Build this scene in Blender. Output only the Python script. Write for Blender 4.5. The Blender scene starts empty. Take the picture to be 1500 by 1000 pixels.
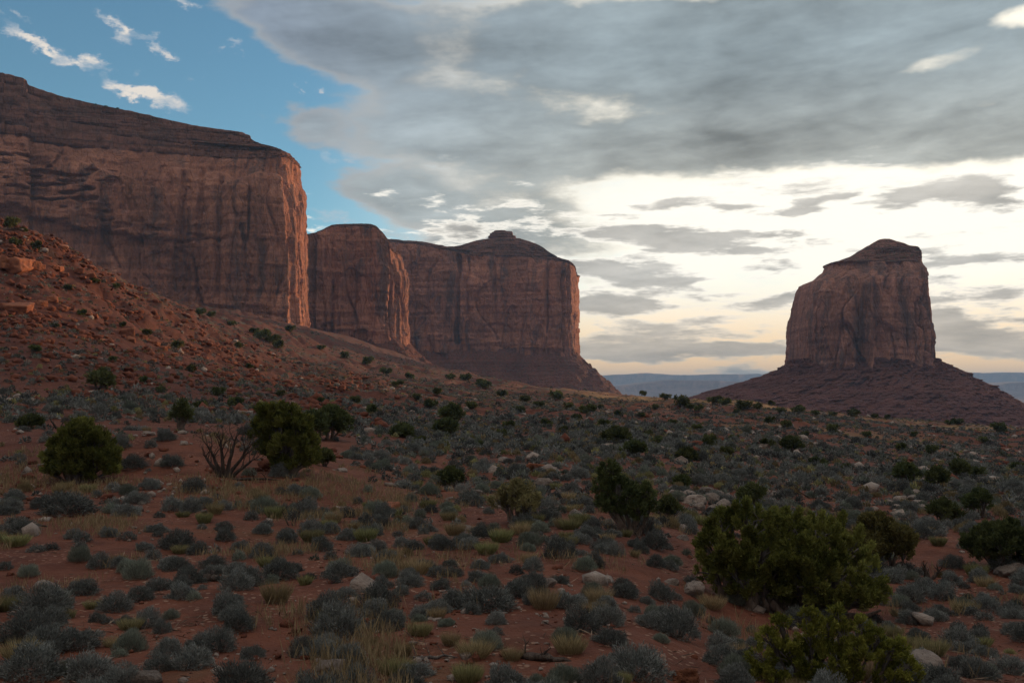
import bpy, bmesh, math, random
import numpy as np
from mathutils import Vector

S = bpy.context.scene
COL = S.collection
rng = np.random.RandomState(11)
random.seed(5)
R = math.radians

# ------------------------------------------------------------------ camera
F = 1500 * 35.0 / 36.0
PITCH = math.atan(75 / F)
CZ = 5.0
CP, SP = math.cos(PITCH), math.sin(PITCH)
cam = bpy.data.cameras.new('camera')
cam.lens = 35; cam.sensor_width = 36; cam.sensor_fit = 'HORIZONTAL'
cam.clip_start = 0.1; cam.clip_end = 60000
co = bpy.data.objects.new('camera', cam); COL.objects.link(co)
co.location = (0, 0, CZ); co.rotation_euler = (math.pi / 2 + PITCH, 0, 0)
S.camera = co

S.view_settings.view_transform = 'Standard'
S.view_settings.look = 'None'
S.view_settings.exposure = 0.40
S.view_settings.gamma = 1.0
S.cycles.max_bounces = 5
S.cycles.diffuse_bounces = 3
S.cycles.transparent_max_bounces = 4
S.cycles.volume_bounces = 0


def P(px, py, Y):
    """world point on the line of sight of photo pixel (px,py) at forward distance Y"""
    u = (np.asarray(px, float) - 750) / F
    v = (500 - np.asarray(py, float)) / F
    k = Y / (CP - v * SP)
    return np.stack(np.broadcast_arrays(u * k, Y + 0 * k, CZ + (SP + v * CP) * k), -1)


def proj(x, y, z):
    f = y * CP + (z - CZ) * SP
    w = -y * SP + (z - CZ) * CP
    return 750 + F * x / f, 500 - F * w / f


def ang(px, py):
    p = P(px, py, 1.0)
    return math.atan2(p[0], p[1]), math.atan2(p[2] - CZ, math.hypot(p[0], p[1]))


# ------------------------------------------------------------------ node helper
class G:
    def __init__(s, nt):
        s.nt = nt

    def put(s, sock, v):
        if v is None:
            return
        if isinstance(v, bpy.types.NodeSocket):
            s.nt.links.new(v, sock)
        else:
            if isinstance(v, (tuple, list)) and len(v) == 3 and sock.type == 'RGBA':
                v = (*v, 1)
            sock.default_value = v

    def n(s, typ, props=None, **ins):
        nd = s.nt.nodes.new(typ)
        for k, v in (props or {}).items():
            setattr(nd, k, v)
        for k, v in ins.items():
            s.put(nd.inputs[k.replace('_', ' ')], v)
        return nd

    def m(s, op, a, b=None, c=None, clamp=False):
        nd = s.nt.nodes.new('ShaderNodeMath'); nd.operation = op; nd.use_clamp = clamp
        for i, v in enumerate((a, b, c)):
            s.put(nd.inputs[i], v)
        return nd.outputs[0]

    def v(s, op, a, b=None, scale=None):
        nd = s.nt.nodes.new('ShaderNodeVectorMath'); nd.operation = op
        s.put(nd.inputs[0], a); s.put(nd.inputs[1], b)
        if scale is not None:
            s.put(nd.inputs['Scale'], scale)
        return nd.outputs['Value'] if op in ('LENGTH', 'DOT_PRODUCT', 'DISTANCE') else nd.outputs[0]

    def mix(s, f, a, b, blend='MIX'):
        nd = s.nt.nodes.new('ShaderNodeMix'); nd.data_type = 'RGBA'; nd.blend_type = blend
        s.put(nd.inputs[0], f); s.put(nd.inputs[6], a); s.put(nd.inputs[7], b)
        return nd.outputs[2]

    def ss(s, x, lo, hi, o0=0.0, o1=1.0):
        nd = s.nt.nodes.new('ShaderNodeMapRange'); nd.interpolation_type = 'SMOOTHSTEP'
        for i, v in enumerate((x, lo, hi, o0, o1)):
            s.put(nd.inputs[i], v)
        return nd.outputs[0]

    def noise(s, vec, scale=1.0, detail=4.0, rough=0.5, dist=0.0):
        nd = s.n('ShaderNodeTexNoise', None, Vector=vec, Scale=scale, Detail=detail, Roughness=rough, Distortion=dist)
        return nd.outputs['Fac']

    def vmul(s, vec, xyz):
        return s.v('MULTIPLY', vec, xyz)


# ------------------------------------------------------------------ world: sky with clouds
SUN_AZ, SUN_EL = R(43.0), R(6.5)
w = bpy.data.worlds.new('World'); S.world = w; w.use_nodes = True
nt = w.node_tree; nt.nodes.clear(); g = G(nt)
D = g.n('ShaderNodeTexCoord').outputs['Generated']
sep = g.n('ShaderNodeSeparateXYZ', None, Vector=D)
dx, dy, dz = sep.outputs
hl = g.m('SQRT', g.m('ADD', g.m('MULTIPLY', dx, dx), g.m('MULTIPLY', dy, dy)))
az = g.m('ARCTAN2', dx, dy)
el = g.m('ARCTAN2', dz, hl)
zc = g.m('ADD', g.m('MAXIMUM', dz, 0.0), 0.14)
plane = g.n('ShaderNodeCombineXYZ', None, X=g.m('DIVIDE', dx, zc), Y=g.m('DIVIDE', dy, zc), Z=0.0).outputs[0]
angv = g.n('ShaderNodeCombineXYZ', None, X=az, Y=el, Z=0.0).outputs[0]
wn = g.n('ShaderNodeTexNoise', None, Vector=g.vmul(D, (5.0, 5.0, 11.0)), Scale=1.0, Detail=5.0, Roughness=0.6).outputs['Color']
wv = g.vmul(g.v('SUBTRACT', wn, (0.5, 0.5, 0.5)), (0.13, 0.06, 0))
angw = g.v('ADD', angv, wv)


def blob(px, py, rx, ry, rot, wt, vec=None, soft=0.15):
    a, e = ang(px, py)
    mp = g.n('ShaderNodeMapping', {'vector_type': 'TEXTURE'}, Vector=vec or angw, Location=(a, e, 0),
             Rotation=(0, 0, R(-rot)), Scale=(rx / F, ry / F, 1))
    return g.m('MULTIPLY', g.ss(g.v('LENGTH', mp.outputs[0]), 1.0, soft), wt)


def total(items, **kw):
    acc = None
    for it in items:
        b = blob(*it, **kw)
        acc = b if acc is None else g.m('ADD', acc, b)
    return acc


n1 = g.noise(plane, 1.5, 9.0, 0.58)
n2 = g.noise(g.vmul(D, (6.0, 6.0, 22.0)), 1.0, 8.0, 0.6)
n3 = g.noise(g.vmul(D, (22.0, 22.0, 60.0)), 1.0, 6.0, 0.6)

clear = g.n('ShaderNodeTexSky', {'sky_type': 'NISHITA', 'sun_disc': False, 'sun_elevation': SUN_EL, 'sun_rotation': SUN_AZ,
                                 'altitude': 1600.0, 'air_density': 1.0, 'dust_density': 0.6, 'ozone_density': 2.0}).outputs[0]
sund = (math.sin(SUN_AZ) * math.cos(SUN_EL), math.cos(SUN_AZ) * math.cos(SUN_EL), math.sin(SUN_EL))
sdot = g.v('DOT_PRODUCT', D, sund)

# colours below are in units of the Background strength (0.1)
glow = (math.sin(R(23)) * math.cos(R(9)), math.cos(R(23)) * math.cos(R(9)), math.sin(R(9)))
gdot = g.v('DOT_PRODUCT', D, glow)
near_sun = g.ss(gdot, 0.82, 0.985)
veil = g.m('MINIMUM', total([(1130, 290, 480, 110, -3, 1.25), (1440, 370, 330, 190, 0, 1.25), (1010, 430, 320, 110, 0, 0.8),
              (1440, 55, 190, 85, -10, 1.1), (650, 305, 130, 50, 15, 0.35)]), 1.0)
veil = g.m('MULTIPLY', veil, g.ss(g.m('ADD', n2, g.m('MULTIPLY', g.m('SUBTRACT', n3, .5), .7)), 0.30, 0.62, 0.62, 1.0), None, True)
low = g.m('MULTIPLY', g.ss(el, 0.12, 0.01), g.ss(gdot, 0.60, 0.97))
hz_b = g.ss(el, 0.30, 0.05)
sky_c = g.mix(1.0, clear, (1.20, 1.45, 1.36), 'MULTIPLY')
sky_c = g.mix(g.m('MULTIPLY', near_sun, .6), sky_c, (10.0, 9.3, 8.0))
sky_c = g.mix(veil, sky_c, (10.6, 9.7, 8.0))
sky_c = g.mix(g.m('MULTIPLY', low, 0.9), sky_c, (11.5, 6.7, 2.7))

tex = g.m('ADD', g.m('MULTIPLY', g.m('SUBTRACT', n1, 0.5), 1.0), g.m('MULTIPLY', g.m('SUBTRACT', n3, 0.5), 0.75))
tex = g.m('ADD', tex, g.m('MULTIPLY', g.m('SUBTRACT', n2, 0.5), 0.9))


n4 = g.noise(plane, 5.5, 8.0, 0.6, 0.4)


def grey(f):
    return g.n('ShaderNodeCombineXYZ', None, X=f, Y=f, Z=f).outputs[0]


# small lit puffs in the clear part
puff = total([(20, 52, 60, 13, 20, 0.60), (75, 78, 70, 15, 20, 0.62), (128, 96, 40, 12, 14, 0.58), (155, 30, 34, 13, 20, 0.60), (168, 50, 34, 19, 20, 0.66), (210, 60, 36, 12, 22, 0.58), (235, 78, 22, 8, 0, .42),
              (180, 128, 70, 16, 14, 0.66), (235, 150, 80, 19, 18, 0.74), (288, 116, 20, 9, 10, 0.5), (336, 68, 22, 12, 0, 0.55), (352, 84, 16, 10, 0, .5), (268, 8, 30, 13, 0, 0.55), (190, 104, 16, 12, 0, .5),
              (488, 84, 16, 10, 0, 0.7), (464, 132, 16, 10, 0, 0.7), (430, 128, 12, 7, 0, .55), (545, 120, 40, 14, 0, 0.5), (590, 262, 44, 16, 0, 0.66), (475, 228, 22, 9, 0, 0.52), (28, 28, 24, 9, 0, 0.5), (490, 315, 60, 20, 8, 0.6),
              (520, 225, 50, 20, 10, 0.52), (615, 330, 40, 22, 0, .6), (1440, 140, 60, 14, 0, .5)], vec=g.v('ADD', g.v('ADD', angv, g.v('SCALE', wv, None, .45)), g.vmul(g.v('SUBTRACT', g.n('ShaderNodeTexNoise', None, Vector=g.vmul(D, (26.0, 26.0, 44.0)), Scale=1.0, Detail=6.0, Roughness=0.65).outputs['Color'], (.5, .5, .5)), (.075, .042, 0))))
pd = g.m('ADD', g.m('SUBTRACT', puff, 0.38), g.m('ADD', g.m('MULTIPLY', tex, 1.0), g.m('MULTIPLY', g.m('SUBTRACT', n3, 0.5), 0.7)))
pd = g.m('ADD', pd, g.m('MULTIPLY', g.m('SUBTRACT', n4, .5), .55))
pa = g.m('MULTIPLY', g.ss(pd, -0.16, 0.62), g.ss(puff, 0.0, 0.12))
pc = g.mix(g.ss(pd, 0.05, 0.65), (4.3, 4.5, 4.8), (6.3, 5.8, 5.2))
sky = g.mix(pa, sky_c, pc)

# the broad grey bank
bank = g.m('MINIMUM', total([(880, 90, 640, 150, 4, 1.0), (1330, 150, 420, 110, 0, 0.95), (700, 215, 400, 90, 6, 0.9), (470, 40, 240, 75, 22, 0.85),
               (1200, 20, 500, 80, 0, 0.9), (560, 285, 150, 50, 10, 0.8), (760, 330, 300, 85, 2, 0.9), (1050, 215, 420, 65, -2, 0.8),
               (1450, 215, 260, 45, -2, 0.8), (1510, 70, 280, 130, 0, .55), (430, 178, 80, 40, 0, 0.6), (700, 410, 280, 85, 0, 0.6)]), 1.15)
gap = total([(1500, 26, 60, 26, 5, 0.40), (1400, 88, 95, 22, -8, 0.46), (1445, 155, 90, 16, -5, 0.35), (1190, 268, 330, 28, -3, 0.35)])
backf = g.ss(dy, 0.35, -0.1)
back = g.m('ADD', g.m('MULTIPLY', backf, 0.72), g.m('MULTIPLY', g.ss(el, .42, .8), .5))
bd = g.m('ADD', g.m('SUBTRACT', g.m('ADD', g.m('SUBTRACT', bank, gap), back), 0.42), g.m('ADD', g.m('MULTIPLY', g.m('SUBTRACT', n4, .5), .55), g.m('MULTIPLY', tex, g.ss(bank, .3, 1.1, 1.0, .6))))
ba = g.ss(bd, -0.16, 0.26)
bt = g.ss(bd, 0.02, 0.50)
b_edge = g.mix(near_sun, (2.9, 3.1, 3.3), (9.0, 8.4, 7.1))
b_hi = g.mix(g.ss(gdot, 0.70, 0.97), (1.75, 2.15, 2.8), (2.3, 2.75, 2.95))
b_lo = g.mix(g.ss(gdot, 0.86, 0.99), (2.75, 3.05, 3.1), (3.6, 3.6, 3.25))
b_core = g.mix(g.ss(el, 0.34, 0.17), b_hi, b_lo)
shade = g.m('ADD', g.m('MULTIPLY', g.m('SUBTRACT', n1, 0.5), 1.25), g.m('ADD', g.m('MULTIPLY', g.m('SUBTRACT', n2, 0.5), 0.85), 1.0))
lay = g.noise(g.n('ShaderNodeCombineXYZ', None, X=g.m('MULTIPLY', az, 4.0), Y=g.m('MULTIPLY', g.m('ADD', el, g.m('MULTIPLY', az, -.10)), 26.0), Z=7.7).outputs[0], 1.0, 6.0, .55, .3)
shade = g.m('ADD', shade, g.m('ADD', g.m('ADD', g.m('MULTIPLY', g.m('SUBTRACT', n4, 0.5), 0.75), g.m('MULTIPLY', g.m('SUBTRACT', n3, 0.5), 0.35)), g.m('MULTIPLY', g.m('SUBTRACT', lay, .5), g.ss(el, .5, .3, 0.0, 1.0))))
b_core = g.mix(backf, b_core, (2.1, 1.75, 1.5))
ovh = g.m('MAXIMUM', g.m('MULTIPLY', g.ss(el, .42, .80), g.ss(dy, -.25, .15)), g.ss(el, .75, 1.15))
b_core = g.mix(ovh, b_core, (9.5, 9.1, 8.5))
b_core = g.mix(1.0, b_core, grey(shade), 'MULTIPLY')
sky = g.mix(ba, sky, g.mix(bt, b_edge, b_core))

# layered streaks low towards the sun
sv = g.n('ShaderNodeCombineXYZ', None, X=g.m('MULTIPLY', az, 8.5), Y=g.m('MULTIPLY', el, 46.0), Z=2.3).outputs[0]
s1 = g.noise(g.v('ADD', sv, g.v('SCALE', wn, None, .5)), 1.0, 9.0, 0.62, 0.0)
streak = total([(1010, 345, 250, 30, 3, 0.75), (930, 400, 150, 32, 0, 0.7), (1130, 385, 90, 26, 0, 0.6), (1400, 283, 110, 34, 0, 0.9), (960, 292, 90, 12, 4, .5), (1080, 300, 60, 10, 0, .45), (1230, 290, 50, 10, 0, .45), (1480, 330, 70, 14, 0, .5), (1040, 372, 120, 10, 0, .45),
                (1310, 308, 60, 22, 0, 0.75), (1195, 307, 46, 15, 0, 0.65), (1440, 385, 120, 18, 0, 0.65), (1135, 426, 60, 16, 0, 0.7),
                (1000, 478, 220, 26, 0, 0.6), (930, 512, 230, 20, 0, 0.65), (1420, 496, 140, 20, 0, 0.7), (1390, 466, 50, 12, 0, 0.6),
                (1480, 515, 100, 15, 0, 0.6), (890, 445, 100, 20, 0, 0.5), (1120, 505, 140, 16, 0, 0.5)])
field = g.m('MULTIPLY', g.ss(el, 0.26, 0.16), g.m('MULTIPLY', g.m('SUBTRACT', s1, 0.455), 4.2))
sd_ = g.m('ADD', g.m('ADD', g.m('SUBTRACT', streak, g.ss(el, .04, .18, .10, .33)), g.m('MULTIPLY', tex, 0.8)), field)
sa = g.m('MULTIPLY', g.ss(sd_, -0.10, 0.22), g.ss(el, 0.27, 0.21))
st_ = g.ss(sd_, 0.05, 0.55)
s_edge = g.mix(low, (9.5, 9.0, 8.0), (8.2, 6.2, 3.9))
s_core = g.mix(low, (4.1, 3.9, 3.55), (4.6, 3.8, 2.8))
s_core = g.mix(1.0, s_core, grey(shade), 'MULTIPLY')
sky = g.mix(g.m('MULTIPLY', sa, 0.92), sky, g.mix(st_, s_edge, s_core))
bg = g.n('ShaderNodeBackground', None, Color=sky, Strength=0.1)
out = g.n('ShaderNodeOutputWorld'); nt.links.new(bg.outputs[0], out.inputs[0])
w.cycles.sampling_method = 'MANUAL'; w.cycles.sample_map_resolution = 1024

# ------------------------------------------------------------------ sun
sl = bpy.data.lights.new('sun', 'SUN'); sl.energy = 4.0; sl.angle = R(1.5); sl.color = (1.0, 0.55, 0.26)
so = bpy.data.objects.new('sun', sl); COL.objects.link(so)
so.rotation_euler = Vector(sund).to_track_quat('Z', 'Y').to_euler()

# ------------------------------------------------------------------ noise in numpy
_p = np.random.RandomState(3).permutation(256)
_gr = np.random.RandomState(4).normal(size=(256, 3)); _gr /= np.linalg.norm(_gr, axis=1)[:, None]


def nz(x, y, z=0.0):
    x, y, z = np.broadcast_arrays(np.asarray(x, float), y, z)
    xi, yi, zi = (np.floor(a).astype(int) for a in (x, y, z))
    xf, yf, zf = x - xi, y - yi, z - zi
    u, v_, w_ = (t * t * t * (t * (t * 6 - 15) + 10) for t in (xf, yf, zf))

    def c(a, b, d):
        h = _p[(_p[(_p[(xi + a) & 255] + yi + b) & 255] + zi + d) & 255]
        q = _gr[h]
        return q[..., 0] * (xf - a) + q[..., 1] * (yf - b) + q[..., 2] * (zf - d)
    x00 = c(0, 0, 0) * (1 - u) + c(1, 0, 0) * u
    x10 = c(0, 1, 0) * (1 - u) + c(1, 1, 0) * u
    x01 = c(0, 0, 1) * (1 - u) + c(1, 0, 1) * u
    x11 = c(0, 1, 1) * (1 - u) + c(1, 1, 1) * u
    return ((x00 * (1 - v_) + x10 * v_) * (1 - w_) + (x01 * (1 - v_) + x11 * v_) * w_) * 1.5


def fbm(x, y, z=0.0, o=4, gain=0.5):
    s = 0; a = 1.0; k = 1.0
    for i in range(o):
        s = s + a * nz(x * k + 17.3 * i, y * k + 5.1 * i, z * k + 9.7 * i); a *= gain; k *= 2.03
    return s


def smooth(a, sig, axis=0):
    n = int(sig * 3) + 1
    k = np.exp(-0.5 * (np.arange(-n, n + 1) / sig) ** 2); k /= k.sum()
    pad = [(0, 0)] * a.ndim; pad[axis] = (n, n)
    ap = np.pad(a, pad, mode='edge')
    return np.apply_along_axis(lambda r: np.convolve(r, k, 'valid'), axis, ap)


def sstep(x, a, b):
    t = np.clip((x - a) / (b - a), 0, 1)
    return t * t * (3 - 2 * t)


# ------------------------------------------------------------------ mesh helpers
def mesh(name, V, faces, mat=None, smooth_=False, attr=None):
    V = np.asarray(V, np.float32)
    if not isinstance(faces, list):
        faces = [faces]
    faces = [np.asarray(f, np.int32) for f in faces if len(f)]
    me = bpy.data.meshes.new(name)
    me.vertices.add(len(V)); me.vertices.foreach_set('co', V.ravel())
    loops = np.concatenate([f.ravel() for f in faces])
    sizes = np.concatenate([np.full(len(f), f.shape[1], np.int32) for f in faces])
    me.loops.add(len(loops)); me.loops.foreach_set('vertex_index', loops)
    me.polygons.add(len(sizes))
    st = np.zeros(len(sizes), np.int32); st[1:] = np.cumsum(sizes)[:-1]
    me.polygons.foreach_set('loop_start', st)
    me.polygons.foreach_set('loop_total', sizes)
    if smooth_:
        me.polygons.foreach_set('use_smooth', np.ones(len(sizes), bool))
    for k, a in (attr or {}).items():
        at = me.attributes.new(k, 'FLOAT', 'POINT'); at.data.foreach_set('value', np.asarray(a, np.float32))
    me.update(calc_edges=True)
    if mat:
        me.materials.append(mat)
    return me


def obj(name, me, parent=None, loc=(0, 0, 0), rz=0.0, sc=None):
    o = bpy.data.objects.new(name, me); COL.objects.link(o)
    o.location = loc; o.rotation_euler = (0, 0, rz)
    if sc is not None:
        o.scale = sc if hasattr(sc, '__len__') else (sc, sc, sc)
    if parent:
        o.parent = parent
    return o


def tag(o, label, cat, group=None):
    o['label'] = label; o['category'] = cat
    if group:
        o['group'] = group
    return o


def gridfaces(nr, nc, wrap=False):
    a = np.arange(nr * nc).reshape(nr, nc)
    if wrap:
        a = np.concatenate([a, a[:, :1]], 1)
    return np.stack([a[:-1, :-1], a[:-1, 1:], a[1:, 1:], a[1:, :-1]], -1).reshape(-1, 4)


class MB:
    """collects pieces into one mesh"""
    def __init__(s):
        s.V = []; s.F = {}; s.A = []; s.n = 0

    def add(s, V, Fc, a=None):
        V = np.asarray(V); Fc = np.asarray(Fc)
        s.V.append(V); s.F.setdefault(Fc.shape[1], []).append(Fc + s.n)
        s.A.append(np.full(len(V), 0.5) if a is None else np.broadcast_to(a, (len(V),)))
        s.n += len(V)

    def build(s, name, mat, sm=False):
        return mesh(name, np.concatenate(s.V), [np.concatenate(f) for f in s.F.values()], mat, sm, {'tint': np.concatenate(s.A)})


def tube(pts, rad, sides=7, r=None, rough=0.0):
    pts = np.asarray(pts, float); k = len(pts)
    t = np.gradient(pts, axis=0); t /= np.linalg.norm(t, axis=1)[:, None] + 1e-9
    ref = np.array([0.31, 0.9, 0.21]); a = np.cross(t, ref); a /= np.linalg.norm(a, axis=1)[:, None] + 1e-9
    b = np.cross(t, a)
    th = np.arange(sides) * 2 * math.pi / sides
    rr = np.asarray(rad, float)[:, None] * np.ones(sides)
    if rough and r is not None:
        rr = rr * (1 + rough * r.normal(size=(1, sides)) + rough * .5 * r.normal(size=rr.shape))
    V = pts[:, None] + rr[..., None] * (np.cos(th)[None, :, None] * a[:, None] + np.sin(th)[None, :, None] * b[:, None])
    return V.reshape(-1, 3), gridfaces(k, sides, True)


def blades(pos, d, ln, wd, r):
    n = len(pos)
    d = d / (np.linalg.norm(d, axis=1)[:, None] + 1e-9)
    sd = np.cross(d, r.normal(size=(n, 3))); sd /= np.linalg.norm(sd, axis=1)[:, None] + 1e-9
    ln = np.broadcast_to(ln, (n,))[:, None]; wd = np.broadcast_to(wd, (n,))[:, None]
    mid = pos + d * ln * 0.55
    V = np.stack([pos, mid + sd * wd / 2, pos + d * ln, mid - sd * wd / 2], 1).reshape(-1, 3)
    return V, np.arange(n * 4).reshape(n, 4)


# ------------------------------------------------------------------ materials
def mat_new(name):
    m = bpy.data.materials.new(name); m.use_nodes = True
    m.node_tree.nodes.clear()
    return m, G(m.node_tree)


def finish(m, g, col, bump=None, strength=0.5, dist=1.0, rough=0.95):
    b = g.n('ShaderNodeBsdfPrincipled', None, Base_Color=col, Roughness=rough)
    b.inputs['Specular IOR Level'].default_value = 0.15
    if bump is not None:
        bp = g.n('ShaderNodeBump', None, Height=bump, Strength=strength, Distance=dist)
        g.put(b.inputs['Normal'], bp.outputs[0])
    o = g.n('ShaderNodeOutputMaterial'); m.node_tree.links.new(b.outputs[0], o.inputs[0])
    return m


def rock_wall(name, light, dark, varnish, vstr=0.75, scale=1.0, band=0.35):
    m, g = mat_new(name)
    p = g.n('ShaderNodeNewGeometry').outputs['Position']
    wp = g.v('ADD', p, g.vmul(g.v('SUBTRACT', g.n('ShaderNodeTexNoise', None, Vector=p, Scale=0.03, Detail=3.0).outputs['Color'], (.5, .5, .5)), (14, 14, 5)))
    st = g.noise(g.vmul(wp, (.004, .004, .16 * scale)), 1.0, 6.0, 0.65)
    big = g.noise(p, 0.018, 5.0, 0.6)
    s1 = g.noise(g.vmul(wp, (.085, .085, .007)), 1.0, 6.0, 0.62)
    s2 = g.noise(g.vmul(p, (.03, .03, .008)), 1.0, 4.0, 0.55)
    fine = g.noise(g.vmul(p, (.5, .5, .22)), 1.0, 6.0, 0.65)
    c = g.mix(g.ss(big, .3, .7), light, dark)
    c = g.mix(g.m('MULTIPLY', g.ss(st, .42, .62), band), c, tuple(x * .55 for x in dark))
    s3 = g.noise(g.vmul(wp, (.40, .40, .012)), 1.0, 4.0, .6)
    vm = g.m('ADD', g.m('MULTIPLY', g.ss(s1, .45, .60), g.ss(s2, .40, .56)), g.m('MULTIPLY', g.ss(s3, .56, .66), g.ss(s2, .52, .62, 0.0, .7)), None, True)
    c = g.mix(g.m('MULTIPLY', vm, vstr), c, varnish)
    pale = g.m('MULTIPLY', g.ss(s1, .44, .28), g.ss(g.noise(p, .012, 3.0), .5, .65))
    c = g.mix(g.m('MULTIPLY', pale, .65), c, tuple(min(1, x * 1.5 + .03) for x in light))
    c = g.mix(1.0, c, g.n('ShaderNodeCombineXYZ', None, X=g.ss(fine, .2, .8, .72, 1.22), Y=g.ss(fine, .2, .8, .74, 1.2), Z=g.ss(fine, .2, .8, .76, 1.2)).outputs[0], 'MULTIPLY')
    pc_ = g.n('ShaderNodeTexVoronoi', {'feature': 'F1'}, Vector=g.vmul(wp, (.036, .036, .013)), Scale=1.0).outputs['Color']
    pg_ = g.n('ShaderNodeSeparateColor', None, Color=pc_).outputs[0]
    pk = g.m('ADD', g.m('MULTIPLY', pg_, .42), .80)
    c = g.mix(1.0, c, g.n('ShaderNodeCombineXYZ', None, X=pk, Y=pk, Z=pk).outputs[0], 'MULTIPLY')
    vd = g.n('ShaderNodeTexVoronoi', {'feature': 'DISTANCE_TO_EDGE'}, Vector=g.vmul(p, (.085, .085, .020)), Scale=1.0).outputs['Distance']
    hgt = g.m('ADD', g.m('MULTIPLY', s1, .45), g.m('ADD', g.m('MULTIPLY', fine, 1.0), g.m('ADD', g.m('MULTIPLY', st, .8), g.m('MULTIPLY', g.ss(vd, 0.0, .06), .30))))
    return finish(m, g, c, hgt, 1.0, 3.4)


def cap_wall():
    m = rock_wall('layered_caprock', (.27, .125, .088), (.20, .09, .066), (.08, .055, .045), .4, 2.6, .9)
    nt = m.node_tree; g = G(nt)
    b = next(n for n in nt.nodes if n.type == 'BSDF_PRINCIPLED'); c = b.inputs['Base Color'].links[0].from_socket
    ge = g.n('ShaderNodeNewGeometry'); up = g.n('ShaderNodeSeparateXYZ', None, Vector=ge.outputs['True Normal']).outputs[2]
    vo = g.n('ShaderNodeTexVoronoi', {'feature': 'F1'}, Vector=ge.outputs['Position'], Scale=.24).outputs['Distance']
    g.put(b.inputs['Base Color'], g.mix(g.m('MULTIPLY', g.ss(vo, .45, .28), g.ss(up, .25, .6, 0.0, .8)), c, (.06, .062, .036)))
    return m


def soil_nodes(g, p, light, dark):
    a = g.noise(p, .05, 5.0, .6); b = g.noise(p, .9, 6.0, .65); c = g.noise(p, 9.0, 4.0, .7)
    col = g.mix(g.ss(a, .3, .7), light, dark)
    col = g.mix(g.m('MULTIPLY', g.ss(b, .38, .62), .6), col, tuple(x * .58 for x in dark))
    col = g.mix(g.m('MULTIPLY', g.ss(c, .60, .72), .35), col, tuple(x * 1.5 + .02 for x in light))
    return col, a, b, c


SOIL_L, SOIL_D = (.175, .064, .037), (.110, .039, .025)


def make_ground():
    m, g = mat_new('red_desert_soil')
    p = g.n('ShaderNodeNewGeometry').outputs['Position']
    col, a, b, c = soil_nodes(g, p, SOIL_L, SOIL_D)
    gr = g.n('ShaderNodeAttribute', {'attribute_name': 'grass'}).outputs['Fac']
    gm = g.m('MULTIPLY', gr, g.ss(g.m('ADD', g.noise(g.vmul(p, (.05, .05, .05)), 1.0, 5.0, .65), g.m('MULTIPLY', g.m('SUBTRACT', b, .5), .5)), .42, .58), None, True)
    col = g.mix(g.m('MULTIPLY', gm, .75), col, (.27, .175, .08))
    ta_ = g.n('ShaderNodeAttribute', {'attribute_name': 'talus'}).outputs['Fac']
    col = g.mix(g.m('MULTIPLY', ta_, .85), col, g.mix(g.ss(b, .35, .65), (.098, .032, .021), (.062, .022, .016)))
    # low plants far away too small to be built
    far = g.n('ShaderNodeAttribute', {'attribute_name': 'far'}).outputs['Fac']
    vo = g.n('ShaderNodeTexVoronoi', {'feature': 'F1'}, Vector=p, Scale=.24).outputs['Distance']
    dm = g.m('MULTIPLY', g.ss(g.m('ADD', vo, g.m('MULTIPLY', g.m('SUBTRACT', a, .5), .6)), .38, .28), far)
    col = g.mix(g.m('MULTIPLY', dm, .9), col, (.055, .056, .042))
    # pebbles
    ve = g.n('ShaderNodeTexVoronoi', {'feature': 'F1'}, Vector=p, Scale=5.5).outputs['Distance']
    pm = g.m('MULTIPLY', g.ss(ve, .30, .20), g.ss(g.noise(p, .35, 3.0), .46, .58))
    col = g.mix(g.m('MULTIPLY', pm, .6), col, (.34, .21, .15))
    h = g.m('ADD', g.m('MULTIPLY', b, .26), g.m('ADD', g.m('MULTIPLY', c, .075), g.m('MULTIPLY', pm, .05)))
    return finish(m, g, col, h, .8, 1.0)


def make_talus(name, light, dark, plants=.8):
    m, g = mat_new(name)
    p = g.n('ShaderNodeNewGeometry').outputs['Position']
    a = g.noise(p, .035, 6.0, .62)
    st = g.noise(g.vmul(p, (.004, .004, .22)), 1.0, 5.0, .6)
    f = g.noise(p, .35, 6.0, .68)
    col = g.mix(g.ss(a, .32, .68), light, dark)
    col = g.mix(g.m('MULTIPLY', g.ss(st, .48, .62), .45), col, tuple(x * .6 for x in dark))
    vo = g.n('ShaderNodeTexVoronoi', {'feature': 'F1'}, Vector=p, Scale=.36).outputs
    col = g.mix(g.m('MULTIPLY', g.ss(g.m('ADD', vo['Distance'], g.m('MULTIPLY', g.m('SUBTRACT', f, .5), .5)), .44, .26), plants * .8), col, (.07, .065, .042))
    v2 = g.n('ShaderNodeTexVoronoi', {'feature': 'F1'}, Vector=p, Scale=.27).outputs['Distance']
    rk = g.m('MULTIPLY', g.ss(v2, .34, .22), g.ss(g.noise(p, .05, 4.0), .46, .56))
    col = g.mix(g.m('MULTIPLY', rk, .7), col, tuple(x * 1.5 for x in light))
    return finish(m, g, col, g.m('ADD', f, g.m('ADD', g.m('MULTIPLY', rk, 1.0), g.m('MULTIPLY', st, 1.2))), 1.0, 5.0)


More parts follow.
